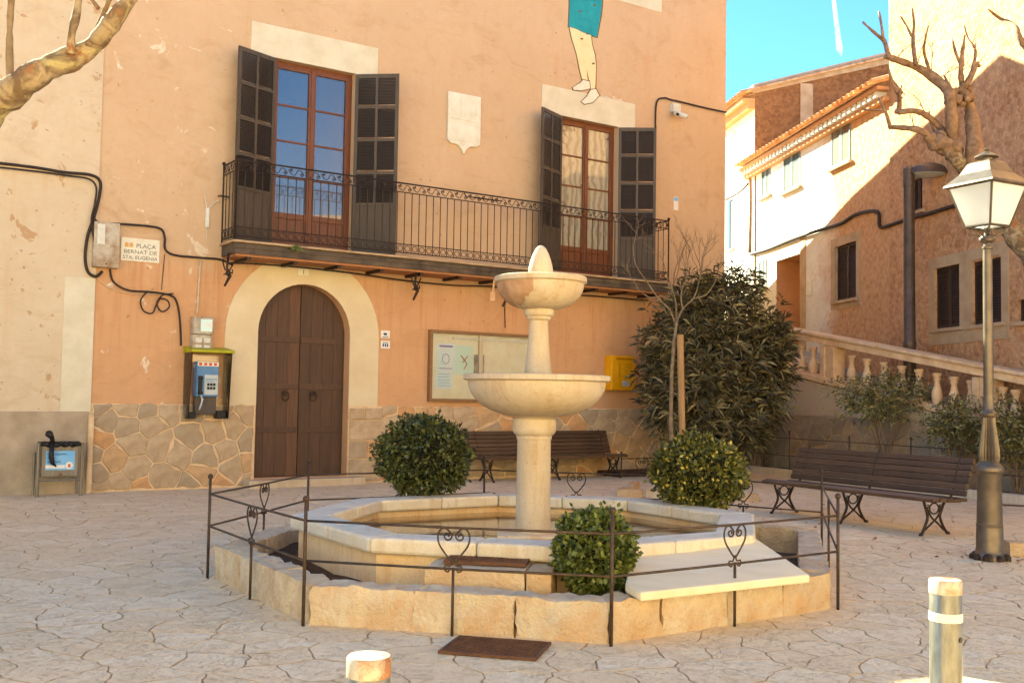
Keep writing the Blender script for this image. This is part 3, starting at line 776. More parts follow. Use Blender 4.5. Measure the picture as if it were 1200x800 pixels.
casement(main, WIN[0][0], WIN[0][1], BZ, WTOP, .13, ('glass_dark', 'glass_dark'))
casement(main, WIN[1][0], WIN[1][1], BZ, WTOP, .13, ('glass_curtain', 'glass_curtain'))
for (X, side, ang) in ((WIN[0][0], -1, 20), (WIN[0][1], 1, 40), (WIN[1][0], -1, 24), (WIN[1][1], 1, 36)):
    louvre_shutter('shutter', main, X, BZ+.02, WTOP-.02, R(ang), side, .74, MT['shutter'])
# balcony
bal = pe('balcony', main)
X0, X1, D = -.61, 8.09, .6
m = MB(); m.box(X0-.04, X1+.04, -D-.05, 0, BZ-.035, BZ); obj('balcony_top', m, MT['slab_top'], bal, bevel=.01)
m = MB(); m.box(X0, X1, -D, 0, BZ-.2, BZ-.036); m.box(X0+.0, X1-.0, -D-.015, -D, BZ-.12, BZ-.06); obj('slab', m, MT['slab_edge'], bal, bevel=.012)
m = MB(); m.box(X0+.03, X1-.03, -D+.03, 0, BZ-.235, BZ-.201); obj('soffit', m, MT['soffit'], bal)
for i in range(12):
    x = X0+.25+i*(X1-X0-.5)/11; m = MB(); m.box(-.03, .03, -D+.05, 0, 0, .045); obj('soffit_bar', m, MT['iron'], bal, (x, 0, BZ-.281))
RZ = 4.955
def rail_run(p, q, parent):
    """one side of the railing between two (x,y) corners"""
    a = Vector((*p, 0)); b = Vector((*q, 0)); L = (b-a).length; e = (b-a)/L
    def at(d, z): return a+e*d+Vector((0, 0, z))
    for z, r_ in ((RZ, .014), (RZ-.15, .009), (BZ+.20, .009), (BZ+.06, .010)):
        m = MB(); m.tube([at(0, z), at(L, z)], r_, 6); obj('rail', m, MT['iron'], parent)
    n = max(2, int(round(L/.135)))
    for i in range(n+1):
        d = L*i/n; m = MB(); m.tube([Vector((0, 0, 0)), Vector((0, 0, RZ-.15-BZ-.06))], .0075 if 0 < i < n else .013, 6)
        if i in (0, n): m.tube([Vector((0, 0, -.05)), Vector((0, 0, RZ-BZ-.04))], .014, 6); m.ball((0, 0, RZ-BZ-.02), .03)
        o = obj('baluster', m, MT['iron'], parent, at(d, BZ+.06))
    sc_m = None; ang = math.atan2(e.y, e.x)
    for i in range(n):
        m = None
        if 'ring' not in CACHE:
            r_ = MB(); r_.tube([(.047*math.cos(t), 0, .047*math.sin(t)) for t in [2*PI*j/14 for j in range(14)]], .006, 5, True); CACHE['ring'] = mesh_of('ring', r_, MT['iron'], True)
        obj('ring', CACHE['ring'], None, parent, at(L*(i+.5)/n, BZ+.13), ang)
    k = max(1, int(round(L/.27)))
    for i in range(k):
        if 'scroll' not in CACHE:
            r_ = MB(); w = .125
            s1 = [(-w+.25*w*2*0+x, 0, z) for x, y, z in spiral((.035, .035), .008, .034, 4*PI, PI*1.0, 14)]
            p = smooth_path([s1[0], s1[4], s1[8], s1[11], s1[14], (-w+.02, 0, -.01), (-.03, 0, -.045), (.03, 0, .045), (w-.02, 0, .01)], 3)
            r_.tube(p, .0065, 5)
            r_.tube(spiral((w-.035, -.03), .008, .034, 3*PI, 0, 14), .0065, 5)
            CACHE['scroll'] = mesh_of('scroll', r_, MT['iron'], True)
        obj('scroll', CACHE['scroll'], None, parent, at(L*(i+.5)/k, RZ-.075), ang)
CACHE = {}
rail_run((X0, -D), (X1, -D), bal); rail_run((X0, 0), (X0, -D), bal); rail_run((X1, -D), (X1, 0), bal)
# knotted iron tie ends hanging below the balcony
for (px, py) in ((268, 300), (488, 322), (592, 345)):
    x = FA.s(px, py, D-.1)[0]; m = MB(); y = -D+.1; z = BZ-.2
    m.tube([(x, y, z), (x-.02, y, z-.22), (x+.03, y, z-.34), (x-.05, y, z-.5)], [.02, .018, .028, .016], 6)
    m.tube([(x-.1, y, z-.1), (x-.05, y, z-.25), (x+.07, y, z-.3), (x+.06, y, z-.24)], .012, 6)
    m.tube([(x+.09, y, z-.12), (x+.0, y, z-.3), (x-.07, y, z-.33)], .012, 6); m.ball((x, y, z-.3), .045)
    obj('bracket', m, MT['iron'], bal, smooth=True)
# clothes airer hooked over the rail
x = FA.s(560, 235, D)[0]; m = MB()
for j in range(5): m.tube([(x-.28, -D-.05-.07*j, RZ-.09-.012*j), (x+.28, -D-.05-.07*j, RZ-.09-.012*j)], .006, 5)
for s_ in (-1, 1): m.tube([(x+s_*.28, -D-.02, RZ-.02), (x+s_*.28, -D-.05, RZ-.09), (x+s_*.28, -D-.36, RZ-.15)], .007, 5)
airer = obj('airer', m, MT['iron']); airer.location = FA.P; airer.rotation_euler = (0, 0, TH); tag(airer, 'small dark folding airer hooked over the balcony rail', 'clothes airer')
m = MB(); rr = random.Random(2)
cx_ = FA.s(345, 288, D)[0]
for i in range(90):
    a = rr.uniform(0, 2*PI); l = rr.uniform(.04, .13); b = Vector((rr.uniform(-.07, .07), rr.uniform(-.03, .03), 0)); t = b+Vector((math.cos(a)*l, -abs(math.sin(a))*l*.6, rr.uniform(-.05, .1)))
    s_ = Vector((0, 0, .012)); m.add([b-s_, t, b+s_], [(0, 1, 2)])
weed = obj('weed', m, MT['leaf_box'], None, FA.w(cx_, -D-.04, BZ-.06), TH, recalc=False); tag(weed, 'tuft of green weed growing from the edge of the balcony slab', 'plant')
# painted figure on the wall: print-thin colour on the stucco
mural = pe('mural', main)
def mpoly(name, px, mat, off):
    m = MB(); m.plate([FA.s(667+(x-45)/6.15, y/6.15) for x, y in px], -off, .001); return obj(name, m, mat, mural)
# pixel outlines read at 6.15x from (660,0)
def mp(name, pts_, mat, off):
    m = MB(); m.plate([FA.s(660+x/6.15, y/6.15) for x, y in pts_], -off, .001); return obj(name, m, mat, mural)
mp('skirt', [(45, -60), (285, -60), (272, 100), (242, 270), (170, 248), (90, 205), (38, 192), (45, 60)], MT['teal'], .005)
mp('skirt_outline', [(38, -60), (294, -60), (281, 100), (248, 277), (168, 256), (88, 213), (32, 198), (38, 60)], MT['mural_line'], .003)
mp('leg', [(45, 196), (90, 210), (150, 240), (158, 420), (178, 600), (140, 590), (118, 500), (96, 390), (62, 280)], MT['mural_skin'], .004)
mp('leg', [(120, 230), (200, 255), (206, 320), (228, 400), (236, 480), (232, 600), (228, 645), (196, 645), (182, 560), (150, 430)], MT['mural_skin'], .0045)
mp('leg_outline', [(38, 194), (100, 210), (206, 250), (212, 320), (236, 400), (242, 480), (238, 650), (190, 650), (176, 590), (158, 470), (184, 610), (134, 596), (110, 500), (90, 390), (55, 280)], MT['mural_line'], .0025)
mp('shoe', [(66, 632), (120, 600), (140, 578), (186, 590), (190, 640), (130, 655), (72, 650)], MT['mural_white'], .0145)
mp('shoe', [(128, 735), (165, 700), (196, 650), (232, 645), (256, 690), (210, 740), (150, 752)], MT['mural_white'], .0165)
mp('shoe_outline', [(60, 634), (118, 594), (138, 572), (190, 584), (196, 644), (130, 661), (68, 656)], MT['mural_line'], .0135)
mp('shoe_outline', [(120, 736), (160, 696), (192, 645), (236, 639), (264, 690), (212, 746), (148, 759)], MT['mural_line'], .0155)
for (x, y) in ((118, 86), (222, 40), (132, 282), (214, 460), (172, 245)):
    mp('paint_chip', [(x-9, y-5), (x+10, y-7), (x+12, y+5), (x-6, y+7)], MT['mural_line'], .0065)
x, z = FA.s(706, 114.5)
text_mesh('June Pinel', .13, MT['mural_white'], mural, (x-.02, -.006, z-.02), 'LEFT', 'signature')

# ------------------------------------------------------------------ cream house on the left
left = thing('cream_house', 'pale cream stucco house with grey rendered base beyond the pilaster on the left', 'house', FA.w(XL), TH)
m = MB(); LX = -11.0
m.add([(LX, 0, -.3), (0, 0, -.3), (0, 0, 7.95), (LX, 0, 7.95), (LX, 9, -.3), (0, 9, -.3), (0, 9, 3.6), (LX, 9, 3.6)], [(0, 1, 2, 3), (1, 5, 6, 2), (4, 0, 3, 7), (5, 4, 7, 6)])
m.v = [(v[0]-(.004 if v[0] == 0 else 0), v[1]-.02 if v[1] == 0 else v[1], v[2]) for v in m.v]
obj('wall', m, MT['cream_stucco'], left, recalc=False)
m = MB(); m.add([(LX, -.25, 7.95), (-.02, -.25, 7.95), (-.02, 9, 3.6), (LX, 9, 3.6), (LX, -.25, 8.05), (-.02, -.25, 8.05), (-.02, 9, 3.7), (LX, 9, 3.7)], [(0, 1, 2, 3), (4, 5, 6, 7), (0, 1, 5, 4), (1, 2, 6, 5)])
obj('roof', m, MT['roof_tile'], left)
zb = FA.s(60, 482)[1]
m = MB(); m.box(LX, -.03, -.045, -.021, -.3, zb); obj('render_base', m, MT['grey_render'], left, bevel=.01)
ax, az = FA.s(75, 340)[0]-XL, FA.s(90, 480)[1]; z1_ = FA.s(90, 325)[1]
m = MB(); m.box(ax, -.01, -.03, -.021, az-.02, z1_); obj('paint_patch', m, MT['pale_paint'], left)

# ------------------------------------------------------------------ things on the orange wall
def wall_thing(name, label, cat, px, py, off=0, fr=None, group=None, X=None):
    fr = fr or FA; a, z = fr.s(px, py, off)
    return thing(name, label, cat, fr.w(a, -off, z), fr.ang, group), a, z
def cable(pts_, r, off=.03, mat='cable', name='cable', n=6, k=5, fr=None):
    fr = fr or FA
    P = [fr.s(p[0], p[1], off) for p in pts_]; base = fr.w(P[0][0], -off, P[0][1])
    q = smooth_path([(p[0]-P[0][0], (0.012*math.sin(i*1.7)), p[1]-P[0][1]) for i, p in enumerate(P)], k)
    m = MB(); m.tube(q, r, n); o = obj(name, m, MT[mat], None, base, fr.ang, smooth=True); return o
tag(cable([(-20, 189), (40, 196), (75, 202), (105, 205), (117, 212), (117, 228), (110, 255), (103, 275), (100, 300), (103, 318), (112, 324), (120, 318)], .022, .05), 'thick black cable bundle crossing the cream wall and dropping beside the grey box', 'cable')
tag(cable([(-20, 194), (45, 201), (80, 206), (104, 210), (113, 220), (111, 240), (107, 262), (114, 300)], .014, .085), 'thinner cable strapped under the thick bundle on the cream wall', 'cable')
tag(cable([(110, 255), (118, 261), (150, 263), (185, 267), (193, 277), (194, 292), (205, 299), (235, 302), (258, 304), (272, 310)], .017, .05), 'black cable running over the street plaque towards the balcony corner', 'cable')
tag(cable([(268, 308), (300, 309), (360, 314), (420, 321), (470, 328), (530, 334), (580, 336), (640, 343), (700, 347), (760, 352)], .014, .09), 'long black cable strung under the balcony above the arched door', 'cable')
tag(cable([(129, 315), (133, 330), (150, 340), (175, 342), (200, 346), (208, 356), (211, 380), (212, 405)], .016, .05), 'black cable dropping from the grey box to the payphone', 'cable')
tag(cable([(172, 342), (165, 352), (168, 364), (178, 367), (183, 358), (188, 350), (196, 352), (198, 360), (190, 365), (184, 356), (190, 346), (203, 344)], .012, .06), 'coiled loop of spare cable left of the meter box', 'cable')
tag(cable([(112, 324), (125, 335), (145, 343), (175, 345), (200, 343)], .006, .03, 'white_cable'), 'thin pale wire sagging under the grey box', 'cable')
tag(cable([(193, 298), (192, 312), (190, 330), (189, 340)], .006, .03), 'short thin black wire right of the street plaque', 'cable')
tag(cable([(235, 305), (233, 340), (231, 368)], .016, .03, 'white_cable', 'conduit'), 'white conduit rising straight up from the meter box', 'conduit')
tag(cable([(768, 150), (770, 120), (778, 115), (785, 117), (800, 120), (825, 126), (851, 132)], .018, .05), 'black cable from the security cameras to the corner of the house', 'cable')
tag(cable([(769, 148), (768, 200), (767, 245)], .010, .05), 'thin black cable down the edge of the right shutter', 'cable')
tag(cable([(593, 348), (592, 362), (592, 384)], .008, .03), 'thin black wire dropping onto the notice board', 'cable')
# junction box
t, a, z = wall_thing('junction_box', 'weathered pale grey metal box beside the street plaque', 'electric box', 109, 312, .12)
t.location = FA.w(a, 0, z); a2, z2 = FA.s(141, 262, .12); w = a2-a; h = z2-z
m = MB(); m.box(0, w, -.12, -.002, 0, h); obj('cabinet', m, MT['box_grey'], t, bevel=.006)
m = MB(); m.box(w*.02, w*.98, -.128, -.121, h*.02, h*.44); obj('lower_cover', m, MT['box_grey'], t, bevel=.003)
m = MB(); m.box(w*.12, w*.42, -.129, -.121, h*.5, h*.95); obj('upper_cover', m, MT['white_metal'], t, bevel=.003)
m = MB(); m.lathe([(0, 0), (.01, 0), (.01, .01)], (0, 0, 0), 8); m.v = [(v[0]+w*.5, -.128-v[2], v[1]+h*.08) for v in m.v]; obj('lock', m, MT['black'], t)
# street plaque
t, a, z = wall_thing('street_plaque', 'white ceramic street name plaque with grey capitals and small crest', 'sign', 141, 305)
a2, z2 = FA.s(187, 282); w = a2-a; h = FA.s(143, 278)[1]-z
m = MB(); m.box(0, w, -.02, -.002, 0, h); obj('plate', m, MT['plaque'], t, bevel=.003)
text_mesh('PLAÇA', h*.25, MT['plaque_blue'], t, (w*.64, -.0215, h*.60), font_scale=1.1)
text_mesh('BERNAT DE', h*.235, MT['plaque_blue'], t, (w*.5, -.0215, h*.335), font_scale=1.15)
text_mesh('STA. EUGENIA', h*.22, MT['plaque_blue'], t, (w*.5, -.0215, h*.09), font_scale=1.05)
m = MB()
for i in range(2): m.plate([(w*(.09+.12*i), h*.6), (w*(.19+.12*i), h*.6), (w*(.19+.12*i), h*.76), (w*(.14+.12*i), h*.80), (w*(.09+.12*i), h*.76)], -.0225, -.0195)
obj('crest', m, MT['plaque_ochre'], t)
# meter box
t, a, z = wall_thing('meter_box', 'small pale electricity meter box above the payphone', 'electric box', 222, 412)
w = FA.s(246, 400)[0]-a; h = FA.s(222, 371)[1]-z
m = MB(); m.box(0, w, -.16, -.002, h*.5, h); obj('upper_case', m, MT['box_grey'], t, bevel=.012)
m = MB(); m.box(0, w, -.15, -.002, 0, h*.485); obj('lower_case', m, MT['box_grey'], t, bevel=.012)
m = MB(); m.box(w*.35, w*.92, -.166, -.161, h*.58, h*.93); obj('dial_window', m, MT['paper_green'], t)
m = MB(); m.box(w*.6, w*.85, -.170, -.1665, h*.72, h*.84); obj('dial', m, MT['sticker_white'], t)
for i in range(2):
    for j in range(2): m = MB(); m.box(w*(.12+.42*i), w*(.44+.42*i), -.155, -.151, h*(.06+.2*j), h*(.2+.2*j)); obj('cover', m, MT['white_metal'], t, bevel=.002)
# payphone
t, a, z = wall_thing('payphone', 'blue and grey wall payphone in a smoked open booth with olive canopy', 'payphone', 214, 490, .0)
a1 = FA.s(262, 470, .35)[0]; xw = FA.s(204, 470)[0]-a
w0 = FA.s(252, 480)[0]-a+.03; h = FA.s(214, 413)[1]-z
w = .60; dpt = .38; x0 = 0.0
m = MB(); m.box(x0, x0+w, -.02, -.002, .04, h*.97); obj('back_panel', m, MT['smoked'], t)
for xx in (x0, x0+w):
    m = MB(); m.plate([(0, .06), (dpt*.75, 0), (dpt, h), (0, h)], -.006, .006)
    mm = Matrix.Rotation(-PI/2, 4, 'Z'); m.v = [tuple(Vector((xx, 0, 0))+(mm @ Vector(v))) for v in m.v]
    obj('side_panel', m, MT['smoked'], t)
m = MB(); m.add([(x0-.03, 0, h), (x0+w+.03, 0, h), (x0+w+.03, -dpt-.05, h+.0), (x0-.03, -dpt-.05, h+.0), (x0-.03, 0, h+.1), (x0+w+.03, 0, h+.1), (x0+w+.03, -dpt-.05, h+.04), (x0-.03, -dpt-.05, h+.04)],
    [(0, 1, 2, 3), (4, 5, 6, 7), (0, 1, 5, 4), (1, 2, 6, 5), (2, 3, 7, 6), (3, 0, 4, 7)])
obj('canopy', m, MT['olive'], t, bevel=.01)
m = MB(); m.box(x0+.14, x0+.46, -.14, -.021, .06, .34); obj('lower_housing', m, MT['phone_dark'], t, bevel=.01)
m = MB(); m.box(x0+.02, x0+.14, -.2, -.021, .0, .1); obj('foot', m, MT['black'], t, bevel=.01)
m = MB(); m.box(x0+.46, x0+.6, -.2, -.021, .0, .12); obj('foot', m, MT['black'], t, bevel=.01)
m = MB(); m.box(x0+.12, x0+.48, -.11, -.021, h*.78, h*.83); obj('lamp_strip', m, MT['phone_grey'], t, bevel=.005)
ph = MB(); ph.box(x0+.13, x0+.47, -.2, -.021, .33, .86)
phone = obj('telephone', ph, MT['phone_blue'], t, bevel=.02)
m = MB(); m.box(x0+.25, x0+.455, -.206, -.2005, .36, .66); obj('keypad_panel', m, MT['phone_grey'], phone, bevel=.003)
m = MB(); m.box(x0+.14, x0+.46, -.207, -.2005, .79, .855); obj('header_panel', m, MT['sticker_white'], phone)
m = MB(); m.box(x0+.155, x0+.21, -.25, -.2005, .38, .62); m.box(x0+.15, x0+.215, -.265, -.2, .36, .41); m.box(x0+.15, x0+.215, -.265, -.2, .59, .64); obj('handset', m, MT['black'], phone, bevel=.014)
m = MB()
for i in range(3):
    for j in range(2): m.box(x0+.29+.045*i, x0+.325+.045*i, -.213, -.2065, .44+.055*j, .48+.055*j)
obj('buttons', m, MT['black'], phone)
m = MB()
for i in range(4): m.box(x0+.16+.075*i, x0+.205+.075*i, -.2085, -.2072, .80, .84)
obj('header_marks', m, MT['print_red'], phone, kind='stuff')
m = MB(); m.box(x0+.27, x0+.44, -.2085, -.2065, .585, .6); m.box(x0+.27, x0+.39, -.2085, -.2065, .555, .567); obj('instruction_print', m, MT['phone_blue'], phone)
m = MB(); m.tube(smooth_path([(x0+.19, -.235, .37), (x0+.2, -.27, .26), (x0+.17, -.25, .14), (x0+.2, -.2, .2), (x0+.25, -.16, .3)], 5), .011, 6); obj('cord', m, MT['phone_grey'], phone, smooth=True)
# house number and little signs
t, a, z = wall_thing('house_number_tile', 'small tile numbered one above the arched door', 'house number', 355, 323)
m = MB(); m.box(-.09, .09, -.022, -.013, -.0, .12); obj('tile', m, MT['plaque'], t, bevel=.003)
text_mesh('1', .1, MT['mural_line'], t, (0, -.0235, .025), name='numeral')
for (px, py, lab, dark) in ((446, 396, 'upper small white enamel sign with a dark camera symbol right of the door', 1), (446, 408, 'lower small white enamel sign with tiny print right of the door', 0)):
    t, a, z = wall_thing('small_sign', lab, 'sign', px, py); m = MB(); m.box(0, .17, -.012, -.002, 0, .13); obj('plate', m, MT['sticker_white'], t, bevel=.003)
    m = MB()
    if dark: m.box(.06, .11, -.0135, -.0125, .05, .09); m.box(.045, .06, -.0135, -.0125, .06, .08); m.box(.03, .14, -.0135, -.0125, .015, .025)
    else:
        for j in range(3): m.box(.03+.04*j, .055+.04*j, -.0135, -.0125, .03, .08)
        m.box(.03, .14, -.0135, -.0125, .095, .105)
    obj('print', m, MT['print_navy'], t)
# coat of arms
t, a, z = wall_thing('coat_of_arms', 'cracked white plaster coat of arms shield high between the two windows', 'coat of arms', 523, 166)
w = FA.s(562, 130)[0]-a; zt = FA.s(523, 107)[1]-z; m = MB()
zl = FA.s(540, 180)[1]-z
m.plate([(0, zt), (w, zt), (w, .03), (w*.88, -.02), (w*.7, -.03), (w*.58, -.09), (w*.5, -.19), (w*.42, -.09), (w*.3, -.03), (w*.1, -.02), (0, .03)], -.05, -.002)
obj('shield', m, MT['plaster_white'], t, bevel=.01)
m = MB(); m.box(.05, w-.05, -.058, -.051, zt*.47, zt*.5); m.box(w*.36, w*.39, -.058, -.051, zt*.5, zt*.93); m.box(w*.52, w*.55, -.058, -.051, zt*.55, zt*.93); m.box(w*.2, w*.8, -.056, -.051, zt*.05, zt*.08)
obj('relief', m, MT['plaster_white'], t, bevel=.003, kind='stuff')
# notice board
t, a, z = wall_thing('notice_board', 'framed glass notice board with pale papers behind the fountain', 'notice board', 500, 470, .0)
w = FA.s(634, 440)[0]-a; h = FA.s(500, 386)[1]-z; dp = .1
m = MB(); fw = .05
m.box(0, fw, -dp, -.002, 0, h); m.box(w-fw, w, -dp, -.002, 0, h); m.box(fw, w-fw, -dp+.001, -.002, 0, fw); m.box(fw, w-fw, -dp+.001, -.002, h-fw, h)
obj('frame', m, MT['board_frame'], t, bevel=.006)
m = MB(); m.box(fw, w-fw, -.02, -.003, fw, h-fw); obj('backing', m, MT['board_back'], t)
m = MB(); m.box(w*.42, w*.45, -.07, -.021, fw, h-fw); obj('mullion', m, MT['cream_paint'], t)
m = MB(); m.box(w*.2, w*.92, -.05, -.0205, h-fw-.1, h-fw-.055); obj('light_strip', m, MT['sticker_white'], t)
m = MB(); m.box(fw, w-fw, -dp+.03, -dp+.034, fw, h-fw); obj('glass', m, MT['glass_clear'], t)
def paper(x, z_, w_, h_, mat, yo): m = MB(); m.box(x, x+w_, -.022-yo, -.0205-yo, z_, z_+h_); return obj('paper', m, MT[mat], t)
hh = h
p1 = paper(w*.07, hh*.42, w*.155, hh*.40, 'paper_blue', .002); p2 = paper(w*.225, hh*.38, w*.15, hh*.42, 'paper_green', .001)
p3 = paper(w*.065, hh*.18, w*.14, hh*.27, 'paper_blue', .004); p4 = paper(w*.385, hh*.38, .22, hh*.3, 'photo_grey', .0); p5 = paper(w*.52, hh*.3, .5, hh*.38, 'board_back', .0)
m = MB(); m.tube([(w*.145+.07*math.cos(q), -.027, hh*.6+.085*math.sin(q)) for q in [2*PI*i/18 for i in range(18)]], .005, 4, True); m.box(w*.09, w*.2, -.0262, -.0252, hh*.765, hh*.79); m.box(w*.09, w*.2, -.0262, -.0252, hh*.46, hh*.47); obj('printed_circle', m, MT['print_violet'], p1)
m = MB(); m.tube([(w*.27, -.026, hh*.66), (w*.3, -.026, hh*.6), (w*.325, -.026, hh*.54), (w*.3, -.026, hh*.46)], .008, 4); m.tube([(w*.33, -.026, hh*.65), (w*.29, -.026, hh*.56)], .008, 4); obj('printed_figure', m, MT['print_red'], p2)
m = MB()
for j in range(5): m.box(w*.08, w*(.185-.01*(j % 2)), -.0282, -.0272, hh*(.22+.04*j), hh*(.228+.04*j))
obj('printed_lines', m, MT['sticker_blue'], p3)
# post box
t, a, z = wall_thing('post_box', 'yellow metal post box on the wall right of the fountain', 'post box', 716, 457, .22)
t.location = FA.w(a, 0, z); w = FA.s(744, 440, .22)[0]-a; h = FA.s(716, 416, .22)[1]-z
m = MB(); m.box(0, w, -.24, -.002, 0, h); obj('body', m, MT['yellow'], t, bevel=.015)
m = MB(); m.box(w*.2, w*.94, -.25, -.241, h*.04, h*.84); obj('door', m, MT['yellow'], t, bevel=.004)
m = MB(); m.box(w*.18, w*.95, -.255, -.241, h*.88, h*.93); obj('flap', m, MT['yellow_dark'], t, bevel=.004)
m = MB(); m.box(w*.42, w*.72, -.2525, -.2505, h*.12, h*.28); obj('sticker', m, MT['photo_grey'], t)
m = MB(); m.box(w*.3, w*.335, -.2525, -.2505, h*.38, h*.76); m.tube([(w*.62+.05*math.cos(q), -.252, h*.62+.04*math.sin(q)) for q in [PI*1.6*i/10 for i in range(11)]], .007, 4); m.box(w*.45, w*.85, -.2525, -.2505, h*.74, h*.755); m.box(w*.45, w*.8, -.2525, -.2505, h*.4, h*.415); obj('emblem', m, MT['yellow_dark'], t)
# cctv
t, a, z = wall_thing('security_cameras', 'pair of white security cameras under a white box high by the house corner', 'security camera', 785, 132)
m = MB(); m.box(0, .2, -.12, -.002, .0, .18); obj('junction', m, MT['white_metal'], t, bevel=.01)
for s_, x, yaw in ((-1, .02, -.5), (1, .17, .9)):
    m = MB(); m.lathe([(0, -.12), (.045, -.12), (.05, -.1), (.05, .1), (.042, .12), (0, .11)], (0, 0, 0), 12)
    M_ = Matrix.Translation((x, -.17, -.06)) @ Matrix.Rotation(yaw, 4, 'Z') @ Matrix.Rotation(PI/2+.35, 4, 'X'); m.v = [tuple(M_ @ Vector(v)) for v in m.v]
    cam_ = obj('camera_body', m, MT['white_metal'], t, auto=True)
    m = MB(); m.lathe([(0, .121), (.034, .121), (.034, .126), (0, .126)], (0, 0, 0), 12); m.v = [tuple(M_ @ Vector(v)) for v in m.v]; obj('lens', m, MT['black'], cam_)
    m = MB(); m.tube([(x, -.17, -.04), (x+.02*s_, -.1, .01), (.1, -.06, .0)], .014, 6); obj('arm', m, MT['white_metal'], t)
t, a, z = wall_thing('corner_sign', 'small white and blue notice high on the wall right of the right shutter', 'sign', 789, 246)
m = MB(); m.box(0, .13, -.012, -.002, 0, .28); obj('plate', m, MT['sticker_white'], t, bevel=.003)
m = MB(); m.box(.01, .12, -.0145, -.0125, .19, .265); obj('blue_print', m, MT['sticker_blue'], t)
# white clip with two wires left of the balcony
t, a, z = wall_thing('wire_clip', 'white plastic clip with two splayed wires left of the balcony', 'fitting', 242, 267)
m = MB(); m.box(-.03, .03, -.04, -.002, 0, .3); obj('body', m, MT['white_metal'], t, bevel=.008)
m = MB(); m.tube([(-.01, -.02, .3), (-.05, -.04, .45), (-.06, -.04, .5)], .008, 5); m.tube([(.01, -.02, .3), (.08, -.04, .38), (.16, -.04, .44)], .008, 5); m.tube([(0, -.02, 0), (0, -.02, -.16)], .006, 5); obj('wire', m, MT['white_metal'], t)
t, a, z = wall_thing('wall_hook', 'short dark iron hook in the wall left of the railing', 'hook', 256, 230)
m = MB(); m.tube([(0, 0, 0), (0, -.12, -.01), (.12, -.13, -.02)], .012, 5); obj('hook', m, MT['iron'], t)
# litter bin
xb0 = FA.s(42, 560, .3)[0]; xb1 = FA.s(93, 560, .3)[0]; bw = xb1-xb0
t = thing('litter_bin', 'grey steel litter bin with blue sticker and black bag before the grey wall base', 'litter bin', FA.w(xb0, -.42), TH)
bh = FA.s(60, 518, .3)[1]
for x in (0, bw):
    m = MB(); m.tube([(x, 0, 0), (x, 0, bh)], .022, 8); m.tube([(x, .3, 0), (x, .3, bh*.8)], .018, 8); obj('post', m, MT['bin_grey'], t)
m = MB(); m.tube([(0, 0, .22), (bw, 0, .22)], .014, 6); obj('crossbar', m, MT['bin_grey'], t)
m = MB(); m.box(.04, bw-.04, -.02, .28, .26, bh*.97); obj('body', m, MT['bin_grey'], t, bevel=.02)
m = MB(); n = 22
m.tube([(.05+(bw-.1)*i/n, -.03+.012*math.sin(i*2.1), bh*.97+.014*math.sin(i*1.3)) for i in range(n+1)], .034, 7)
m.tube([(.05, -.03, bh*.97), (.05, .28, bh*.97), (bw-.05, .28, bh*.97), (bw-.05, -.03, bh*.97)], .03, 6)
m.tube([(.17, -.05, bh*.99), (.15, -.06, bh*1.1), (.11, -.06, bh*1.17), (.1, -.05, bh*1.22)], [.03, .035, .06, .03], 6)
m.tube([(.16, -.06, bh*.98), (.15, -.07, bh*.75), (.17, -.07, bh*.62), (.22, -.06, bh*.56)], [.03, .035, .03, .008], 6)
obj('bag', m, MT['black'], t, smooth=True)
m = MB(); m.box(.09, bw-.1, -.024, -.0205, .36, .62); st = obj('sticker', m, MT['sticker_blue'], t)
m = MB(); m.box(.09, bw*.6, -.0262, -.0242, .385, .43); obj('white_strip', m, MT['sticker_white'], st)
m = MB(); m.lathe([(0, 0), (.05, 0), (.05, .002), (0, .002)], (0, 0, 0), 16); m.v = [(v[0]+bw-.17, -.0265-v[2], v[1]+.42) for v in m.v]; ci = obj('round_symbol', m, MT['sticker_white'], st)
m = MB(); m.box(bw-.185, bw-.155, -.0305, -.0285, .395, .44); obj('symbol_mark', m, MT['print_red'], st)
text_mesh('Fes la paperera', .05, MT['print_navy'], st, (.11, -.0255, .565), 'LEFT', font_scale=.8)
text_mesh('és cosa', .042, MT['print_navy'], st, (.11, -.0255, .515), 'LEFT', font_scale=.8)
text_mesh('de tothom', .05, MT['print_navy'], st, (.11, -.0255, .46), 'LEFT', font_scale=.8)
m = MB(); m.ball((bw*.5, -.03, .3), .02); obj('lock', m, MT['rust'], t)
m = MB(); p = FA.w(0, 0, 0); m.box(XL-.05, XL+.03, -.13, -.045, -.02, 1.12); g = obj('wall_pilaster', m, MT['mortar'], left, (-XL, 0, 0), bevel=.03)

# ------------------------------------------------------------------ houses up the street
Xb0 = FB.s(879, 250)[0]; Xb1 = FB.s(1043.5, 60)[0]; Xb2 = 9.5; EZ = FB.s(960, 160)[1]; SILL = 2.0
def rot_s(m, fr): return m
t = tow = thing('low_townhouse', 'low whitewashed townhouse with tiled eaves, pale shutters and orange doorway', 'house', FB.w(Xb0), FB.ang)
def BX(px, py, off=0): a, z = FB.s(px, py, off); return a-Xb0, z
LW = Xb1-Xb0
dl, dtz = BX(910, 305); drr, _z = BX(938, 298); dtz = (dtz+_z)/2
wins_low = [((893, 903), (197, 230)), ((919, 938), (178, 222)), ((975, 997), (144, 193)), ((889.5, 898.5), (305, 337)), ((979, 1004), (286, 351))]
def wrect(xs, ys, conv):
    a, z1 = conv(xs[0], ys[0]); b, _ = conv(xs[1], ys[0]); mx = (xs[0]+xs[1])/2
    return a, b, conv(mx, ys[1])[1], conv(mx, ys[0])[1]
rects = [wrect(x, y, BX) for x, y in wins_low]
m = MB()
hol = [[(a, z0), (b, z0), (b, z1), (a, z1)][::-1] for a, b, z0, z1 in rects]
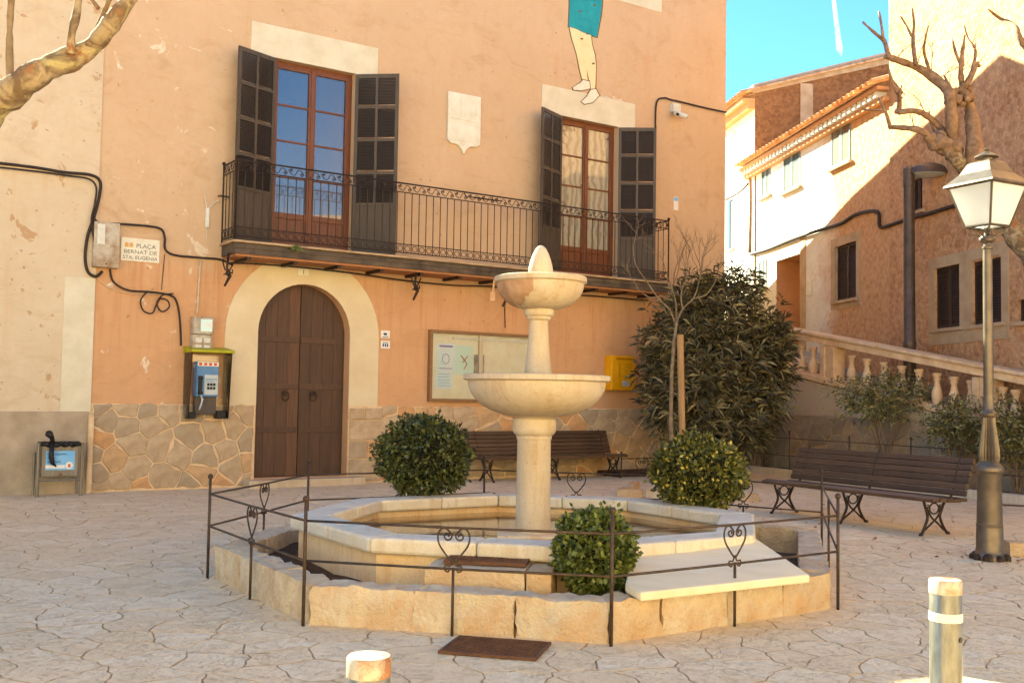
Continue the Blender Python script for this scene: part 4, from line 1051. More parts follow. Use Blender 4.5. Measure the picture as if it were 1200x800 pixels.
m.holed([(0, 0), (LW, 0), (LW, EZ), (0, EZ)], hol+[[(dl, 1.0), (drr, 1.0), (drr, dtz), (dl, dtz)][::-1]], 0)
for a, b, z0, z1 in rects: m.strip([(a, z0), (b, z0), (b, z1), (a, z1)], 0, .16, True)
m.add([(0, 0, 0), (0, 8, 0), (0, 8, EZ+2.4), (0, 0, EZ)], [(0, 1, 2, 3)])
def whitewash():
    mm = NM('whitewash_over_rubble'); sp = mm.n('ShaderNodeSeparateXYZ'); mm.l(mm.co, sp.inputs[0])
    k = mm.math('ADD', sp.outputs[0], mm.ramp(mm.noise(1.2, 6, .7), 0, 1, -1.2, 1.2))
    v = mm.n('ShaderNodeTexVoronoi'); v.inputs['Scale'].default_value = 8; mm.l(mm.co, v.inputs['Vector'])
    rub = mm.mix(mm.math('MULTIPLY', mm.ramp(v.outputs['Distance'], .2, .8), .3), mm.mix(mm.ramp(mm.noise(9, 7, .7), .4, .65), lin((214, 166, 122)), lin((182, 132, 92))), lin((228, 190, 150)))
    wh = mm.mix(mm.ramp(mm.noise(2, 8, .7), .4, .75), lin((236, 232, 222)), lin((222, 210, 188)))
    mm.col(mm.mix(mm.ramp(k, 4.7, 5.6), wh, rub)); mm.bump(mm.math('ADD', v.outputs['Distance'], mm.noise(20, 6, .7)), .6, .03); return mm.set(.95, 0, .15)
MT['whitewash'] = whitewash()
obj('wall', m, MT['whitewash'], t, recalc=False)
m = MB(); m.box(dl-.02, drr+.02, .9, .96, .8, dtz+.05); m.box(dl-.03, dl, .001, .9, .8, dtz); m.box(drr, drr+.03, .001, .9, .8, dtz); m.box(dl, drr, .001, .9, dtz, dtz+.04)
obj('doorway', m, MT['orange_door'], t)
m = MB(); m.box(drr-.12, drr-.02, .62, .7, .8, dtz); obj('door_edge', m, MT['shutter_b'], t)
m = MB(); m.box(drr, drr+.35, -.02, 0, 1.5, dtz+.5); obj('door_pilaster', m, MT['window_stone'], t, bevel=.01)
def flat_shutter_window(parent, a, b, z0, z1, mat, y=.05, surround=None, sill=True):
    w = pe('window', parent); n = int((z1-z0-.1)/.048)
    mid = (a+b)/2
    for (xa, xb) in ((a, mid-.004), (mid+.004, b)):
        s_ = MB(); fw = .05
        s_.box(xa, xa+fw, y, y+.035, z0, z1); s_.box(xb-fw, xb, y, y+.035, z0, z1); s_.box(xa+fw, xb-fw, y+.001, y+.034, z1-fw, z1); s_.box(xa+fw, xb-fw, y+.001, y+.034, z0, z0+fw)
        s_.box(xa+fw, xb-fw, y+.03, y+.034, z0, z1)
        for i in range(n):
            z = z0+fw+(z1-z0-2*fw)*(i+.1)/n
            s_.add([(xa+fw, y+.002, z), (xb-fw, y+.002, z), (xb-fw, y+.028, z+.035), (xa+fw, y+.028, z+.035)], [(0, 1, 2, 3)])
        obj('shutter', s_, mat, w)
    if sill: s_ = MB(); s_.box(a-.1, b+.1, -.09, .05, z0-.07, z0-.004); obj('sill', s_, MT['window_stone'], w, bevel=.008)
    if surround:
        g = surround; s_ = MB(); y0 = -.02
        s_.box(a-g, a, y0, .03, z0-g*.9, z1+g); s_.box(b, b+g, y0, .03, z0-g*.9, z1+g); s_.box(a, b, y0+.001, .03, z1, z1+g); s_.box(a, b, y0+.001, .03, z0-g*.9, z0-.072)
        obj('surround', s_, MT['window_stone'], w)
    return w
for i, (a, b, z0, z1) in enumerate(rects):
    flat_shutter_window(t, a, b, z0, z1, MT['shutter_b'] if i == 4 else MT['pale_shutter'], y=.05 if i == 4 else -.02, surround=.2 if i == 4 else None)
# eaves: cornice bands, brick dentils and the scalloped tile ends
e0 = -.15; e1 = LW+.0
m = MB(); m.box(e0, e1, -.16, 0, EZ-.10, EZ); m.box(e0, e1, -.30, 0, EZ+.12, EZ+.2); obj('cornice', m, MT['orange_door'], t, bevel=.01)
m = MB(); x = e0+.05
while x < e1-.1: m.box(x, x+.11, -.25, -.0, EZ+.0, EZ+.119); x += .24
obj('dentils', m, MT['white_wall'], t, kind='stuff')
m = MB(); x = e0
while x < e1:
    for rw in range(6):
        yy = -.42+rw*1.3; zz = EZ+.25+(yy+.42)*.32
        pr_ = [(x+.1+.09*math.cos(PI*j/6), zz+.09*math.sin(PI*j/6)) for j in range(7)]
        m.add([(p[0], yy, p[1]) for p in pr_]+[(x+.1+.075*math.cos(PI*j/6), yy+1.35, zz+.43+.075*math.sin(PI*j/6)) for j in range(7)], [(j, j+1, 8+j, 7+j) for j in range(6)])
    x += .225
m.add([(e0, -.4, EZ+.21), (e1, -.4, EZ+.21), (e1, 7.6, EZ+2.72), (e0, 7.6, EZ+2.72)], [(0, 1, 2, 3)])
obj('roof_tiles', m, MT['tile'], t, kind='stuff')
cabs = FB
tag(cable([(879, 200), (879.5, 240), (878.5, 296)], .05, .06, 'pipe', 'downpipe', fr=FB), 'brown downpipe at the far corner of the low white townhouse', 'pipe')
tag(cable([(879, 298), (900, 292), (930, 280), (960, 270), (985, 262), (1003, 251), (1028, 248), (1031, 264), (1036, 266), (1060, 258), (1090, 250), (1130, 238), (1200, 222)], .04, .06, 'cable', fr=FB), 'dark cable climbing across the street fronts of both townhouses', 'cable')
tag(cable([(850, 234), (865, 226), (877, 215)], .03, .05, 'cable', fr=FB), 'short dark cable on the far white house front', 'cable')
# tall rubble house, nearer
t = tall = thing('tall_rubble_house', 'tall rubble stone house with brown louvred windows, half in hard shadow', 'house', FB.w(Xb1), FB.ang)
def TX(px, py, off=0): a, z = FB.s(px, py, off); return a-Xb1, z
TW = Xb2-Xb1; TZ = 10.6
tw = [wrect((1070, 1082.5), (209.5, 247), TX), wrect((1097, 1127), (312, 384), TX), wrect((1141, 1176), (304, 379), TX), wrect((1195, 1215), (350, 376), TX)]
m = MB(); m.holed([(0, 0), (TW, 0), (TW, TZ), (0, TZ)], [[(a, z0), (b, z0), (b, z1), (a, z1)][::-1] for a, b, z0, z1 in tw], -.03)
for a, b, z0, z1 in tw: m.strip([(a, z0), (b, z0), (b, z1), (a, z1)], -.03, .16, True)
m.add([(0, -.03, 0), (0, 8, 0), (0, 8, TZ+1), (0, -.03, TZ), (TW, -.03, 0), (TW, 8, 0), (TW, 8, TZ+1), (TW, -.03, TZ)], [(0, 1, 2, 3), (4, 5, 6, 7), (3, 2, 6, 7)])
obj('wall', m, MT['rubble'], t, recalc=False)
for i, (a, b, z0, z1) in enumerate(tw):
    flat_shutter_window(t, a, b, z0, z1, MT['shutter_b'], y=.02)
a, b, z0, z1 = tw[1][0], tw[2][1], tw[1][2], tw[1][3]
g = .2; m = MB(); y0 = -.05
m.box(a-g, a, y0, -.031, z0-.3, z1+g); m.box(b, b+g, y0, -.031, z0-.3, z1+g); m.box(tw[1][1], tw[2][0], y0, -.031, z0-.07, z1+g)
m.box(a, tw[1][1], y0+.001, -.031, z1, z1+g); m.box(tw[2][0], b, y0+.001, -.031, z1, z1+g); m.box(a, b, y0+.001, -.031, z0-.3, z0-.075)
obj('double_surround', m, MT['window_stone'], t)
t_, a, z = wall_thing('house_plaque', 'small pale plaque on the rubble wall beside the orange doorway', 'sign', 947, 347, fr=FB)
m = MB(); m.box(0, .22, -.03, -.005, 0, .36); obj('plate', m, MT['plaque'], t_, bevel=.004)
# house behind, with the brown gable wall
Xr = FB.s(886, 150)[0]
t = thing('rear_house', 'tall house behind with brown rubble gable and narrow white street front', 'house', FB.w(Xr), FB.ang)
def RX(px, py): a, z = FB.s(px, py); return a-Xr, z
ez = RX(884, 122)[1]
FR = Frame(FB.w(Xr), FB.ang+PI/2)
ra, rz = FR.s(1040, 62); r0z = FR.s(886, 100)[1]
slot = wrect((860, 865), (152, 183), RX); sh = wrect((855, 861), (234, 292), RX)
m = MB(); m.holed([(-9, 0), (0, 0), (0, ez), (-9, ez)], [[(a, z0), (b, z0), (b, z1), (a, z1)][::-1] for a, b, z0, z1 in (slot, sh)], -.04)
for a, b, z0, z1 in (slot,): m.strip([(a, z0), (b, z0), (b, z1), (a, z1)], -.04, .3, True); m.box(a, b, .28, .3, z0, z1)
obj('front_wall', m, MT['white_wall'], t, recalc=False)
flat_shutter_window(t, *sh, MT['pale_shutter'], y=.0)
ra2 = ra+3; sl_ = (rz-r0z)/ra
m = MB(); m.add([(0, -.04, 0), (0, ra2, 0), (0, ra2, r0z+sl_*ra2), (0, -.04, r0z)], [(0, 1, 2, 3)]); obj('gable_wall', m, MT['rubble_dark'], t, recalc=False)
bd = .42; m = MB(); m.add([(.05, -.1, r0z-bd*.6), (.05, ra2, r0z+sl_*ra2-bd), (.05, ra2, r0z+sl_*ra2), (.05, -.1, r0z), (-.3, -.1, r0z-bd*.6), (-.3, ra2, r0z+sl_*ra2-bd), (-.3, ra2, r0z+sl_*ra2), (-.3, -.1, r0z)], [(0, 1, 2, 3), (3, 2, 6, 7), (0, 3, 7, 4), (0, 1, 5, 4)])
xm = ra*.36; m.box(.01, .04, xm-.12, xm+.25, 3, r0z+sl_*xm-.3)
obj('cement_band', m, MT['cement'], t)
m = MB(); m.box(-9, .0, -.25, -.04, ez-.18, ez); m.box(-9, 0, -.4, -.04, ez+.001, ez+.12); obj('cornice', m, MT['orange_door'], t, bevel=.01)
m = MB(); x = -9
while x < 0:
    pr_ = [(x+.1+.09*math.cos(PI*j/6), ez+.2+.09*math.sin(PI*j/6)) for j in range(7)]
    m.add([(p[0], -.5, p[1]) for p in pr_]+[(p[0], ra2, p[1]+sl_*ra2+.1) for p in pr_], [(j, j+1, 8+j, 7+j) for j in range(6)]); x += .225
m.add([(-9, -.48, ez+.13), (0, -.48, ez+.13), (0, ra2, ez+.2+sl_*ra2), (-9, ra2, ez+.2+sl_*ra2)], [(0, 1, 2, 3)])
obj('roof_tiles', m, MT['tile'], t, kind='stuff')

# ------------------------------------------------------------------ street rising behind, steps, retaining wall, balustrade
YW = .85
def CS(px, py, Y=YW): return FC.s(px, py, -Y)
(xa, za), (xb, zb_) = CS(925, 384), CS(1155, 427.5)
SLP = (zb_-za)/(xb-xa)
def zr(x): return za+SLP*(x-xa)            # top of the handrail
BH = .98                                    # handrail over the base course
st = MB(); rows = [(-16, 3.0), (-6, 2.9), (-2, zr(-2)-BH+.25), (0, zr(0)-BH), (8, max(.0, zr(8)-BH)), (9.5, .0)]
vs = []
for x, z in rows: vs += [FC.w(x, YW+.1 if x >= -.5 else -6, z), FC.w(x, 9, z)]
st.add(vs, [(2*i, 2*i+1, 2*i+3, 2*i+2) for i in range(len(rows)-1)])
obj('street', st, MT['step'], kind='structure')
stairs = thing('stone_stairs', 'broad worn stone steps climbing behind the balustrade', 'stairs', FC.w(8, YW+.15), CA)
x = 8.0; i = 0
while x > -1:
    z = zr(x-.45)-BH+.06; m = MB(); m.box(x-8-.62, x-8, 0, 2.2, max(-.1, z-.35), max(.02, z)); obj('step', m, MT['step'], stairs, bevel=.015); x -= .62
XLW, XRW = -1.6, 8.5
ret = thing('retaining_wall', 'stone faced retaining wall with pale render band under the balustrade', 'wall', FC.w(0, YW), CA)
def ztop(x): return zr(x)-BH-.02
m = MB(); m.plate([(XLW, -.2), (XRW, -.2), (XRW, max(.1, ztop(XRW))), (XLW, ztop(XLW))], 0, .35); obj('core', m, MT['mortar'], ret)
zs_ = CS(960, 487)[1]; zs2 = max(.5, zs_)
m = MB(); m.plate([(XLW, zs_), (XRW-3, zs_), (XRW-3, ztop(XRW-3)-.0), (XLW, ztop(XLW)-.0)], -.03, -.002); obj('render_band', m, MT['cream_stucco'], ret)
P = []; rr = random.Random(9)
zn = [(XLW, .02), (XRW, .02), (XRW, .55), (XRW-2.5, zs_-.02), (XLW, zs_-.02)]
mb_ = MB(); mb_.plate(zn, -.012, -.001); obj('joints', mb_, MT['bed_mortar'], ret)
for _ in range(2500):
    p = (rr.uniform(XLW, XRW), rr.uniform(0, zs_))
    if all(((p[0]-q[0])*.9)**2+(p[1]-q[1])**2 > (.40*rr.choice((.8, 1, 1.2)))**2 for q in P): P.append(p)
for c in voronoi(P, zn, .03, 1.0):
    cx_ = sum(p[0] for p in c)/len(c); cy_ = sum(p[1] for p in c)/len(c); m = MB()
    slab(m, rough_poly([(p[0]-cx_, p[1]-cy_) for p in c], .02, .16, cx_), 0, .035+rr.uniform(-.006, .006), .014, M=Matrix(((1, 0, 0, 0), (0, 0, -1, 0), (0, 1, 0, 0), (0, 0, 0, 1))), lift=.004)
    obj('stone', m, MT['wall_stone'], ret, (cx_, 0, cy_), recalc=False)
# balustrade
bs = thing('balustrade', 'warm stone balustrade with turned balusters stepping down beside the street', 'balustrade', FC.w(0, YW), CA)
def sloped(x0, x1, y0, y1, d0, d1, mat, name, bev=.015):
    m = MB(); m.add([(x, y, zr(x)-d) for d in (d1, d0) for y in (y0, y1) for x in (x0, x1)], [(0, 2, 3, 1), (4, 5, 7, 6), (0, 1, 5, 4), (2, 6, 7, 3), (0, 4, 6, 2), (1, 3, 7, 5)])
    return obj(name, m, mat, bs, bevel=bev)
sloped(XLW, XRW, -.09, .33, 0, .07, MT['balustrade'], 'handrail', .02); sloped(XLW, XRW, -.04, .28, .0705, .2, MT['balustrade'], 'handrail_moulding')
sloped(XLW, XRW, -.07, .31, BH-.12, BH, MT['balustrade'], 'base_course')
pf = [(.055, 0), (.085, 0), (.085, .05), (.055, .07), (.05, .09), (.085, .17), (.098, .25), (.088, .34), (.06, .43), (.046, .5), (.05, .53), (.07, .56), (.055, .585), (.08, .61), (.085, .66)]
bm_ = MB(); bm_.lathe(pf, (0, 0, 0), 14); bmesh_ = mesh_of('baluster', bm_, MT['balustrade'], True)
pxb = [925, 939, 953, 998, 1016, 1036, 1057, 1077, 1098, 1118, 1138, 1175, 1190]
xs = [FC.s(p, 430, -YW-.12)[0] for p in pxb]
d_ = .34; xs = [xs[0]-d_*2, xs[0]-d_]+xs+[xs[-1]+d_*1.0*i for i in range(1, 4)]
for x in xs: obj('baluster', bmesh_, None, bs, (x, .12, zr(x)-BH-.0))
for p in (975, 1157):
    x = FC.s(p, 430, -YW-.12)[0]; m = MB()
    for k, (w0_, w1_) in enumerate(((-.2, -.07), (-.065, .065), (.07, .2))):
        yy = -.02 if k != 1 else .01
        m.box(w0_, w1_, yy, .26-yy, .02, BH-.19)
    obj('pier', m, MT['balustrade'], bs, (x, 0, zr(x)-BH-.02), bevel=.012)
# planting bed along the retaining wall
bed = MB(); n = 40
for i in range(n+1):
    for j in range(5):
        x = -1.5+10*i/n; y = .12+j*(YW-.12)/4; bed.v.append(tuple(FC.w(x, y, .07+.03*noise.noise(Vector((x*3, y*3, 0))))))
for i in range(n):
    for j in range(4): bed.f.append((i*5+j, (i+1)*5+j, (i+1)*5+j+1, i*5+j+1))
obj('bed_soil', bed, MT['soil'], kind='structure')
kb = thing('bed_kerb', 'low pale stone kerb in front of the shrub bed on the right', 'kerb', FC.w(-1.6), CA)
x = 0; i = 0
while x < 10:
    L_ = rr.uniform(.45, .8); m = rough_block([(0, -.1, -.05), (L_-.01, -.1, -.05), (L_-.01, .1, -.05), (0, .1, -.05)], [(0, -.09, .13), (L_-.01, -.09, .13), (L_-.01, .09, .13), (0, .09, .13)], 4, 2, 2, .012, i)
    obj('kerb_stone', m, MT['basin_stone'], kb, (x, 0, 0), auto=True); x += L_; i += 1

# ------------------------------------------------------------------ wrought iron fencing
def heart_mesh():
    if 'heart' in CACHE: return CACHE['heart']
    m = MB(); w = .088; top = .0
    for s in (-1, 1):
        p = spiral((0, 0), .008, .03, PI*3.2, PI*.9, 12)
        p = [(x+.040, 0, z-.055) for x, y, z in p]
        q = smooth_path([p[-1], (.045, 0, -.012), (.078, 0, -.012), (.099, 0, -.05), (.092, 0, -.105), (.05, 0, -.165), (.006, 0, -.215)], 4)
        full = [(s*x, 0, z) for x, y, z in (p[:-1]+[tuple(v) for v in q])]
        m.tube(full, .0062, 5)
        r = smooth_path([(.004, 0, -.2), (.018, 0, -.235), (.05, 0, -.235), (.052, 0, -.262), (.03, 0, -.27), (.024, 0, -.25)], 4)
        m.tube([(s*v.x, 0, v.z) for v in r], .0058, 5)
    CACHE['heart'] = mesh_of('heart_scroll', m, MT['fence_iron'], True); return CACHE['heart']
FH = .78; RU, RL = FH*.84, FH*.52
def fence_post(parent, P, h=FH, ball=True, zb=0):
    m = MB(); m.tube([(0, 0, 0), (0, 0, h)], .0115, 8)
    if ball: m.ball((0, 0, h+.012), .022, 10, 8)
    return obj('post', m, MT['fence_iron'], parent, (P[0], P[1], zb), smooth=True)
fence = thing('fountain_fence', 'low wrought iron fence with heart scrolls around the octagonal fountain', 'fence', OC)
# corner posts stand where the photograph shows them, the rest close the octagon
RF = 2.66
corner = {0: ground(243, 677), 1: ground(355, 733), 2: ground(716, 757), 3: ground(982, 714), 4: ground(963, 650)}
cp = [corner.get(k, octo(k, RF)) for k in range(8)]; cp = [Vector((p.x, p.y, 0))-OC for p in cp]
for k in range(8):
    a, b = cp[k], cp[(k+1) % 8]; e = (b-a); L = e.length; e /= L; ang = math.atan2(e.y, e.x)
    fence_post(fence, a)
    fm = .5
    if k == 5: fm = .5
    mpt = a+e*L*fm
    for z in (RU, RL):
        m = MB(); m.tube([(0, 0, 0), (L*.5, 0, -.004), (L, 0, 0)], .0085, 6); obj('rail', m, MT['fence_iron'], fence, (a.x, a.y, z), ang, smooth=True)
    m = MB(); m.tube([(0, 0, 0), (0, 0, RU-.245)], .010, 6); obj('post', m, MT['fence_iron'], fence, (mpt.x, mpt.y, 0), smooth=True)
    obj('heart_scroll', heart_mesh(), None, fence, (mpt.x, mpt.y, RU), ang)
bf = thing('bed_fence', 'low iron fence standing along the kerb of the shrub bed', 'fence', FC.w(0, 0), CA)
fx = [FC.s(p, 540, .0)[0] for p in (895, 925, 1129)]
fx = [fx[0]-1.6, fx[0], fx[1], fx[1]+1.7, fx[1]+3.2, fx[2], fx[2]+1.6]; fx = sorted(fx)
for i, x in enumerate(fx):
    fence_post(bf, (x, 0), .86, i % 2 == 0, .0)
    if i+1 < len(fx):
        for z in (.74, .40):
            m = MB(); m.tube([(0, 0, 0), (fx[i+1]-x, 0, 0)], .009, 6); obj('rail', m, MT['fence_iron'], bf, (x, 0, z))
bf2 = thing('corner_bed_fence', 'short iron fence with heart scroll in front of the oleander', 'fence', FA.w(FA.s(728, 560, .75)[0], -.75), TH)
zz = FA.s(740, 537, .75)[1]
for x in (0, 1.05, 2.1):
    fence_post(bf2, (x, 0), zz+.1)
for z in (zz, zz-.28):
    m = MB(); m.tube([(0, 0, 0), (2.1, 0, 0)], .011, 6); obj('rail', m, MT['fence_iron'], bf2, (0, 0, z))
for x in (.5, 1.55): h_ = obj('heart_scroll', heart_mesh(), None, bf2, (x, 0, zz)); h_.scale = (1.5, 1, 1.3)
cb = MB(); cb.box(0, 2.6, 0, .7, -.05, .09)
o = obj('corner_bed_soil', cb, MT['soil'], None, FA.w(FA.s(728, 560, .75)[0], -.70), TH, kind='structure', bevel=.03)

# ------------------------------------------------------------------ fountain and its planter
pl = thing('octagonal_planter', 'low octagonal planter wall of rough hewn warm limestone blocks', 'planter', OC)
PH = .25
def kc(k, f, ins=0):      # kerb corners follow the fence posts
    v = cp[k % 8]; d = v.length; return v*((d-.05-ins)/d)
pb = random.Random(21); bi = 0
for k in range(8):
    a, b = kc(k, 0), kc(k+1, 0); ai, bi_ = kc(k, 0, .23), kc(k+1, 0, .23)
    cuts = [0]
    nb_ = 3 if k in (0, 1) else 4
    for j in range(1, nb_): cuts.append((j+pb.uniform(-.16, .16))/nb_)
    cuts.append(1)
    for c0, c1 in zip(cuts, cuts[1:]):
        e = .0; p0, p1 = a.lerp(b, c0+e), a.lerp(b, c1-e); q0, q1 = ai.lerp(bi_, c0+e), ai.lerp(bi_, c1-e)
        up = Vector((0, 0, PH+pb.uniform(-.006, .006))); dn = Vector((0, 0, -.06)); cen = (p0+q1)/2
        B_ = [p0+dn, p1+dn, q1+dn, q0+dn]; T_ = [p0+up, p1+up, q1+up, q0+up]
        nx = max(4, int((p1-p0).length/.07))
        m = rough_block([v-Vector((cen.x, cen.y, 0)) for v in B_], [v-Vector((cen.x, cen.y, 0)) for v in T_], nx+5, 4, 8, .032, bi, .06); bi += 1
        obj('block', m, MT['planter_stone'] if k in (1, 2, 3) else MT['grey_planter_stone'], pl, (cen.x, cen.y, 0), auto=True)
m = MB(); n = 48; rings = 10
for j in range(rings+1):
    for i in range(n):
        a = OPH+2*PI*i/n; r = (1.6+(2.42-1.6)*j/rings)*math.cos(PI/8)/math.cos(((a-OPH) % (PI/4))-PI/8)
        h = .11+.03*noise.noise(Vector((r*math.cos(a)*5, r*math.sin(a)*5, 1)))+.02*noise.noise(Vector((r*math.cos(a)*16, r*math.sin(a)*16, 4)))
        m.v.append((r*math.cos(a), r*math.sin(a), h))
for j in range(rings):
    for i in range(n): m.f.append((j*n+i, j*n+(i+1) % n, (j+1)*n+(i+1) % n, (j+1)*n+i))
obj('planter_soil', m, MT['soil'], None, OC, kind='structure', recalc=False)
fo = thing('fountain', 'tiered pale limestone fountain with two bowls above an octagonal basin', 'fountain', OC)
Z0 = Vector((0, 0, 0)); RB, RBI, BZ0, BZ1 = 2.0, 1.68, .36, .47
def oc(k, r, z=0): return octo(k, r, z, Z0)
for k in range(8):
    for c0, c1 in ((0, .5), (.5, 1)):
        e = .0015; f = lambda r, z, c: oc(k, r, z).lerp(oc(k+1, r, z), c)
        lo = [f(RB, BZ0, c0+e), f(RB, BZ0, c1-e), f(RBI, BZ0, c1-e), f(RBI, BZ0, c0+e)]; hi = [f(RB, BZ1, c0+e), f(RB, BZ1, c1-e), f(RBI, BZ1, c1-e), f(RBI, BZ1, c0+e)]
        m = MB(); m.hexa(lo, hi); obj('coping', m, MT['basin_stone'], fo, bevel=.022)
    m = MB(); m.hexa([oc(k, 1.92, -.05), oc(k+1, 1.92, -.05), oc(k+1, 1.76, -.05), oc(k, 1.76, -.05)], [oc(k, 1.92, BZ0-.002), oc(k+1, 1.92, BZ0-.002), oc(k+1, 1.76, BZ0-.002), oc(k, 1.76, BZ0-.002)])
    obj('basin_wall', m, MT['basin_wall'], fo)
m = MB(); m.v = [tuple(oc(k, 1.78, .02)) for k in range(8)]; m.f = [tuple(range(8))]; obj('basin_floor', m, MT['stain'], fo)
m = MB(); m.v = [tuple(oc(k, 1.775, .30)) for k in range(8)]; m.f = [tuple(range(8))]; obj('water_surface', m, MT['water'], fo, recalc=False)
m = MB(); m.box(-.28, .28, -.28, .28, 0, .32); obj('pedestal', m, MT['basin_wall'], fo, bevel=.02)
cxo = Vector((.02, 0, 0))
m = MB(); m.lathe([(.148, .02), (.148, .31), (.142, 1.09), (.146, 1.10), (.15, 1.11), (.15, 1.13), (.168, 1.145), (.182, 1.165), (.186, 1.19), (.186, 1.255), (.178, 1.275), (.160, 1.285), (.158, 1.30), (.150, 1.33)], cxo, 40); obj('column', m, MT['limestone'], fo, auto=True)
def bowl(r, z0, z1, rin, foot, dx):
    pf = [(foot, z0-.0)]
    for i in range(1, 13):
        t_ = i/12; a = PI/2*t_
        pf.append((foot+(r*.94-foot)*math.sin(a), z0+(z1-.055-z0)*(1-math.cos(a))))
    pf += [(r-.012, z1-.052), (r, z1-.044), (r, z1-.006), (r-.008, z1), (rin, z1)]
    for i in range(1, 9):
        t_ = i/8; pf.append((rin*(math.cos(PI/2*t_)), z1-(z1-z0)*.75*math.sin(PI/2*t_)))
    m = MB(); m.lathe(pf, (dx, 0, 0), 56); return m
obj('lower_bowl', bowl(.625, 1.29, 1.645, .56, .13, .035), MT['limestone'], fo, auto=True)
m = MB(); m.lathe([(.55, 1.60), (0, 1.602)], (.035, 0, 0), 32); obj('bowl_water', m, MT['water'], fo)
m = MB(); m.lathe([(.13, 1.42), (.122, 1.645), (.115, 1.68), (.108, 1.74), (.098, 1.84), (.086, 1.97), (.080, 2.08), (.080, 2.105), (.09, 2.112), (.104, 2.125), (.104, 2.14), (.122, 2.15), (.131, 2.165), (.131, 2.2), (.118, 2.215)], (.045, 0, 0), 36); obj('upper_column', m, MT['limestone'], fo, auto=True)
ub = obj('upper_bowl', bowl(.397, 2.205, 2.48, .34, .10, .055), MT['limestone'], fo, auto=True)
m = MB(); m.lathe([(.10, 2.40), (.108, 2.46), (.112, 2.485), (.111, 2.51), (.102, 2.57), (.087, 2.63), (.067, 2.685), (.044, 2.728), (.024, 2.748), (0, 2.756)], (.055, 0, 0), 32); obj('finial', m, MT['limestone'], fo, auto=True)
# lime and algae stain down the left of the upper bowl, a torn-edged crust of its own
m = MB(); N_ = 26; rr = random.Random(4)
def bowlpt(a, t_):
    q = PI/2*t_; r = .10+(.397*.94-.10)*math.sin(q); z = 2.205+(2.48-.055-2.205)*(1-math.cos(q)); return Vector((.055+(r+.0035)*math.cos(a), (r+.0035)*math.sin(a), z-.002))
for i in range(N_+1):
    a = -PI*.98+(PI*.42)*i/N_; lo_ = .22+.25*abs(noise.noise(Vector((i*.35, 1, 1))))*2*(1 if i < N_*.6 else 1)+(.5*max(0, (i/N_-.62))/.38)
    for j in range(7): m.v.append(tuple(bowlpt(a, min(1, lo_+(1-lo_)*j/6))))
for i in range(N_):
    for j in range(6): m.f.append((i*7+j, (i+1)*7+j, (i+1)*7+j+1, i*7+j+1))
obj('stain_crust', m, MT['stain'], ub, recalc=True, smooth=True)
m = MB(); m.tube([(-.34, -.1, 2.44), (-.35, -.1, 2.30)], .008, 5); m.box(-.37, -.33, -.13, -.1, 2.26, 2.34); obj('spout', m, MT['stain'], fo)
# stone step block with rusty grating beside the basin
def gz(px, py, z): p = ground(px, py, z); return Vector((p.x, p.y, z))
bt = .35
A_, B_ = gz(497, 664, bt), gz(646, 670, bt)
e = (B_-A_); e.z = 0; L_ = e.length; ang = math.atan2(e.y, e.x)
sb = thing('step_block', 'pale stone step block at the foot of the basin in front', 'step', (A_.x, A_.y, 0), ang)
for x0_, x1_, i in ((0, L_*.8, 1), (L_*.806, L_, 2)):
    m = rough_block([(x0_, 0, .02), (x1_, 0, .02), (x1_, .46, .02), (x0_, .46, .02)], [(x0_, 0, bt), (x1_, 0, bt), (x1_, .46, bt), (x0_, .46, bt)], 7, 3, 3, .008, 40+i, .4); obj('block', m, MT['planter_stone'], sb, auto=True)
gr = thing('basin_grating', 'rusty slatted grating lying on the stone step block', 'grating', (A_.x, A_.y, 0), ang)
gr.location = (A_.x+math.cos(ang)*.1-math.sin(ang)*.12, A_.y+math.sin(ang)*.1+math.cos(ang)*.12, bt+.008)
def grating(parent, w, d, nx, ny, bar=.006, h=.02):
    m = MB(); m.box(0, w, 0, .018, 0, h+.002); m.box(0, w, d-.018, d, 0, h+.002); m.box(0, .018, .0185, d-.0185, 0, h+.002); m.box(w-.018, w, .0185, d-.0185, 0, h+.002); obj('rim', m, MT['grate'], parent)
    m = MB()
    for i in range(1, nx): x = w*i/nx; m.box(x-bar/2, x+bar/2, .02, d-.02, 0, h)
    for j in range(1, ny): y = d*j/ny; m.box(.02, w-.02, y-bar/2, y+bar/2, .001, h+.0015)
    obj('bars', m, MT['grate'], parent, kind='stuff')
    m = MB(); m.box(.001, w-.001, .001, d-.001, -.002, .002); obj('dark_pan', m, MT['soil'], parent)
grating(gr, L_*.66, .26, 18, 7)
p0, p1, p3 = gz(513, 766, 0), gz(628, 775, 0), gz(530, 747, 0)
e = p1-p0; dg_ = thing('drain_grate', 'rusty square drain grate set in the paving before the planter', 'drain', (p0.x, p0.y, .004), math.atan2(e.y, e.x))
grating(dg_, e.length, (p3-p0).length, 20, 12, .007, .014)
# sloping marble slab between basin and planter wall
hz = .30
fl_, frr = gz(751, 694, hz), gz(949, 673, hz); br_ = gz(886, 630, .43); bl_ = gz(742, 634, .43)
t = thing('sloping_slab', 'smooth cream stone slab sloping from the basin rim to the planter wall', 'slab', (fl_.x, fl_.y, 0))
m = MB(); top = [fl_, frr, br_, bl_]; dn = Vector((0, 0, -.055)); o_ = Vector((fl_.x, fl_.y, 0))
extra = gz(733, 683, hz+.02)
top = [fl_, frr, br_, bl_, extra]
m.hexa([p+dn-o_ for p in top], [p-o_ for p in top]); obj('slab', m, MT['marble'], t, bevel=.012)

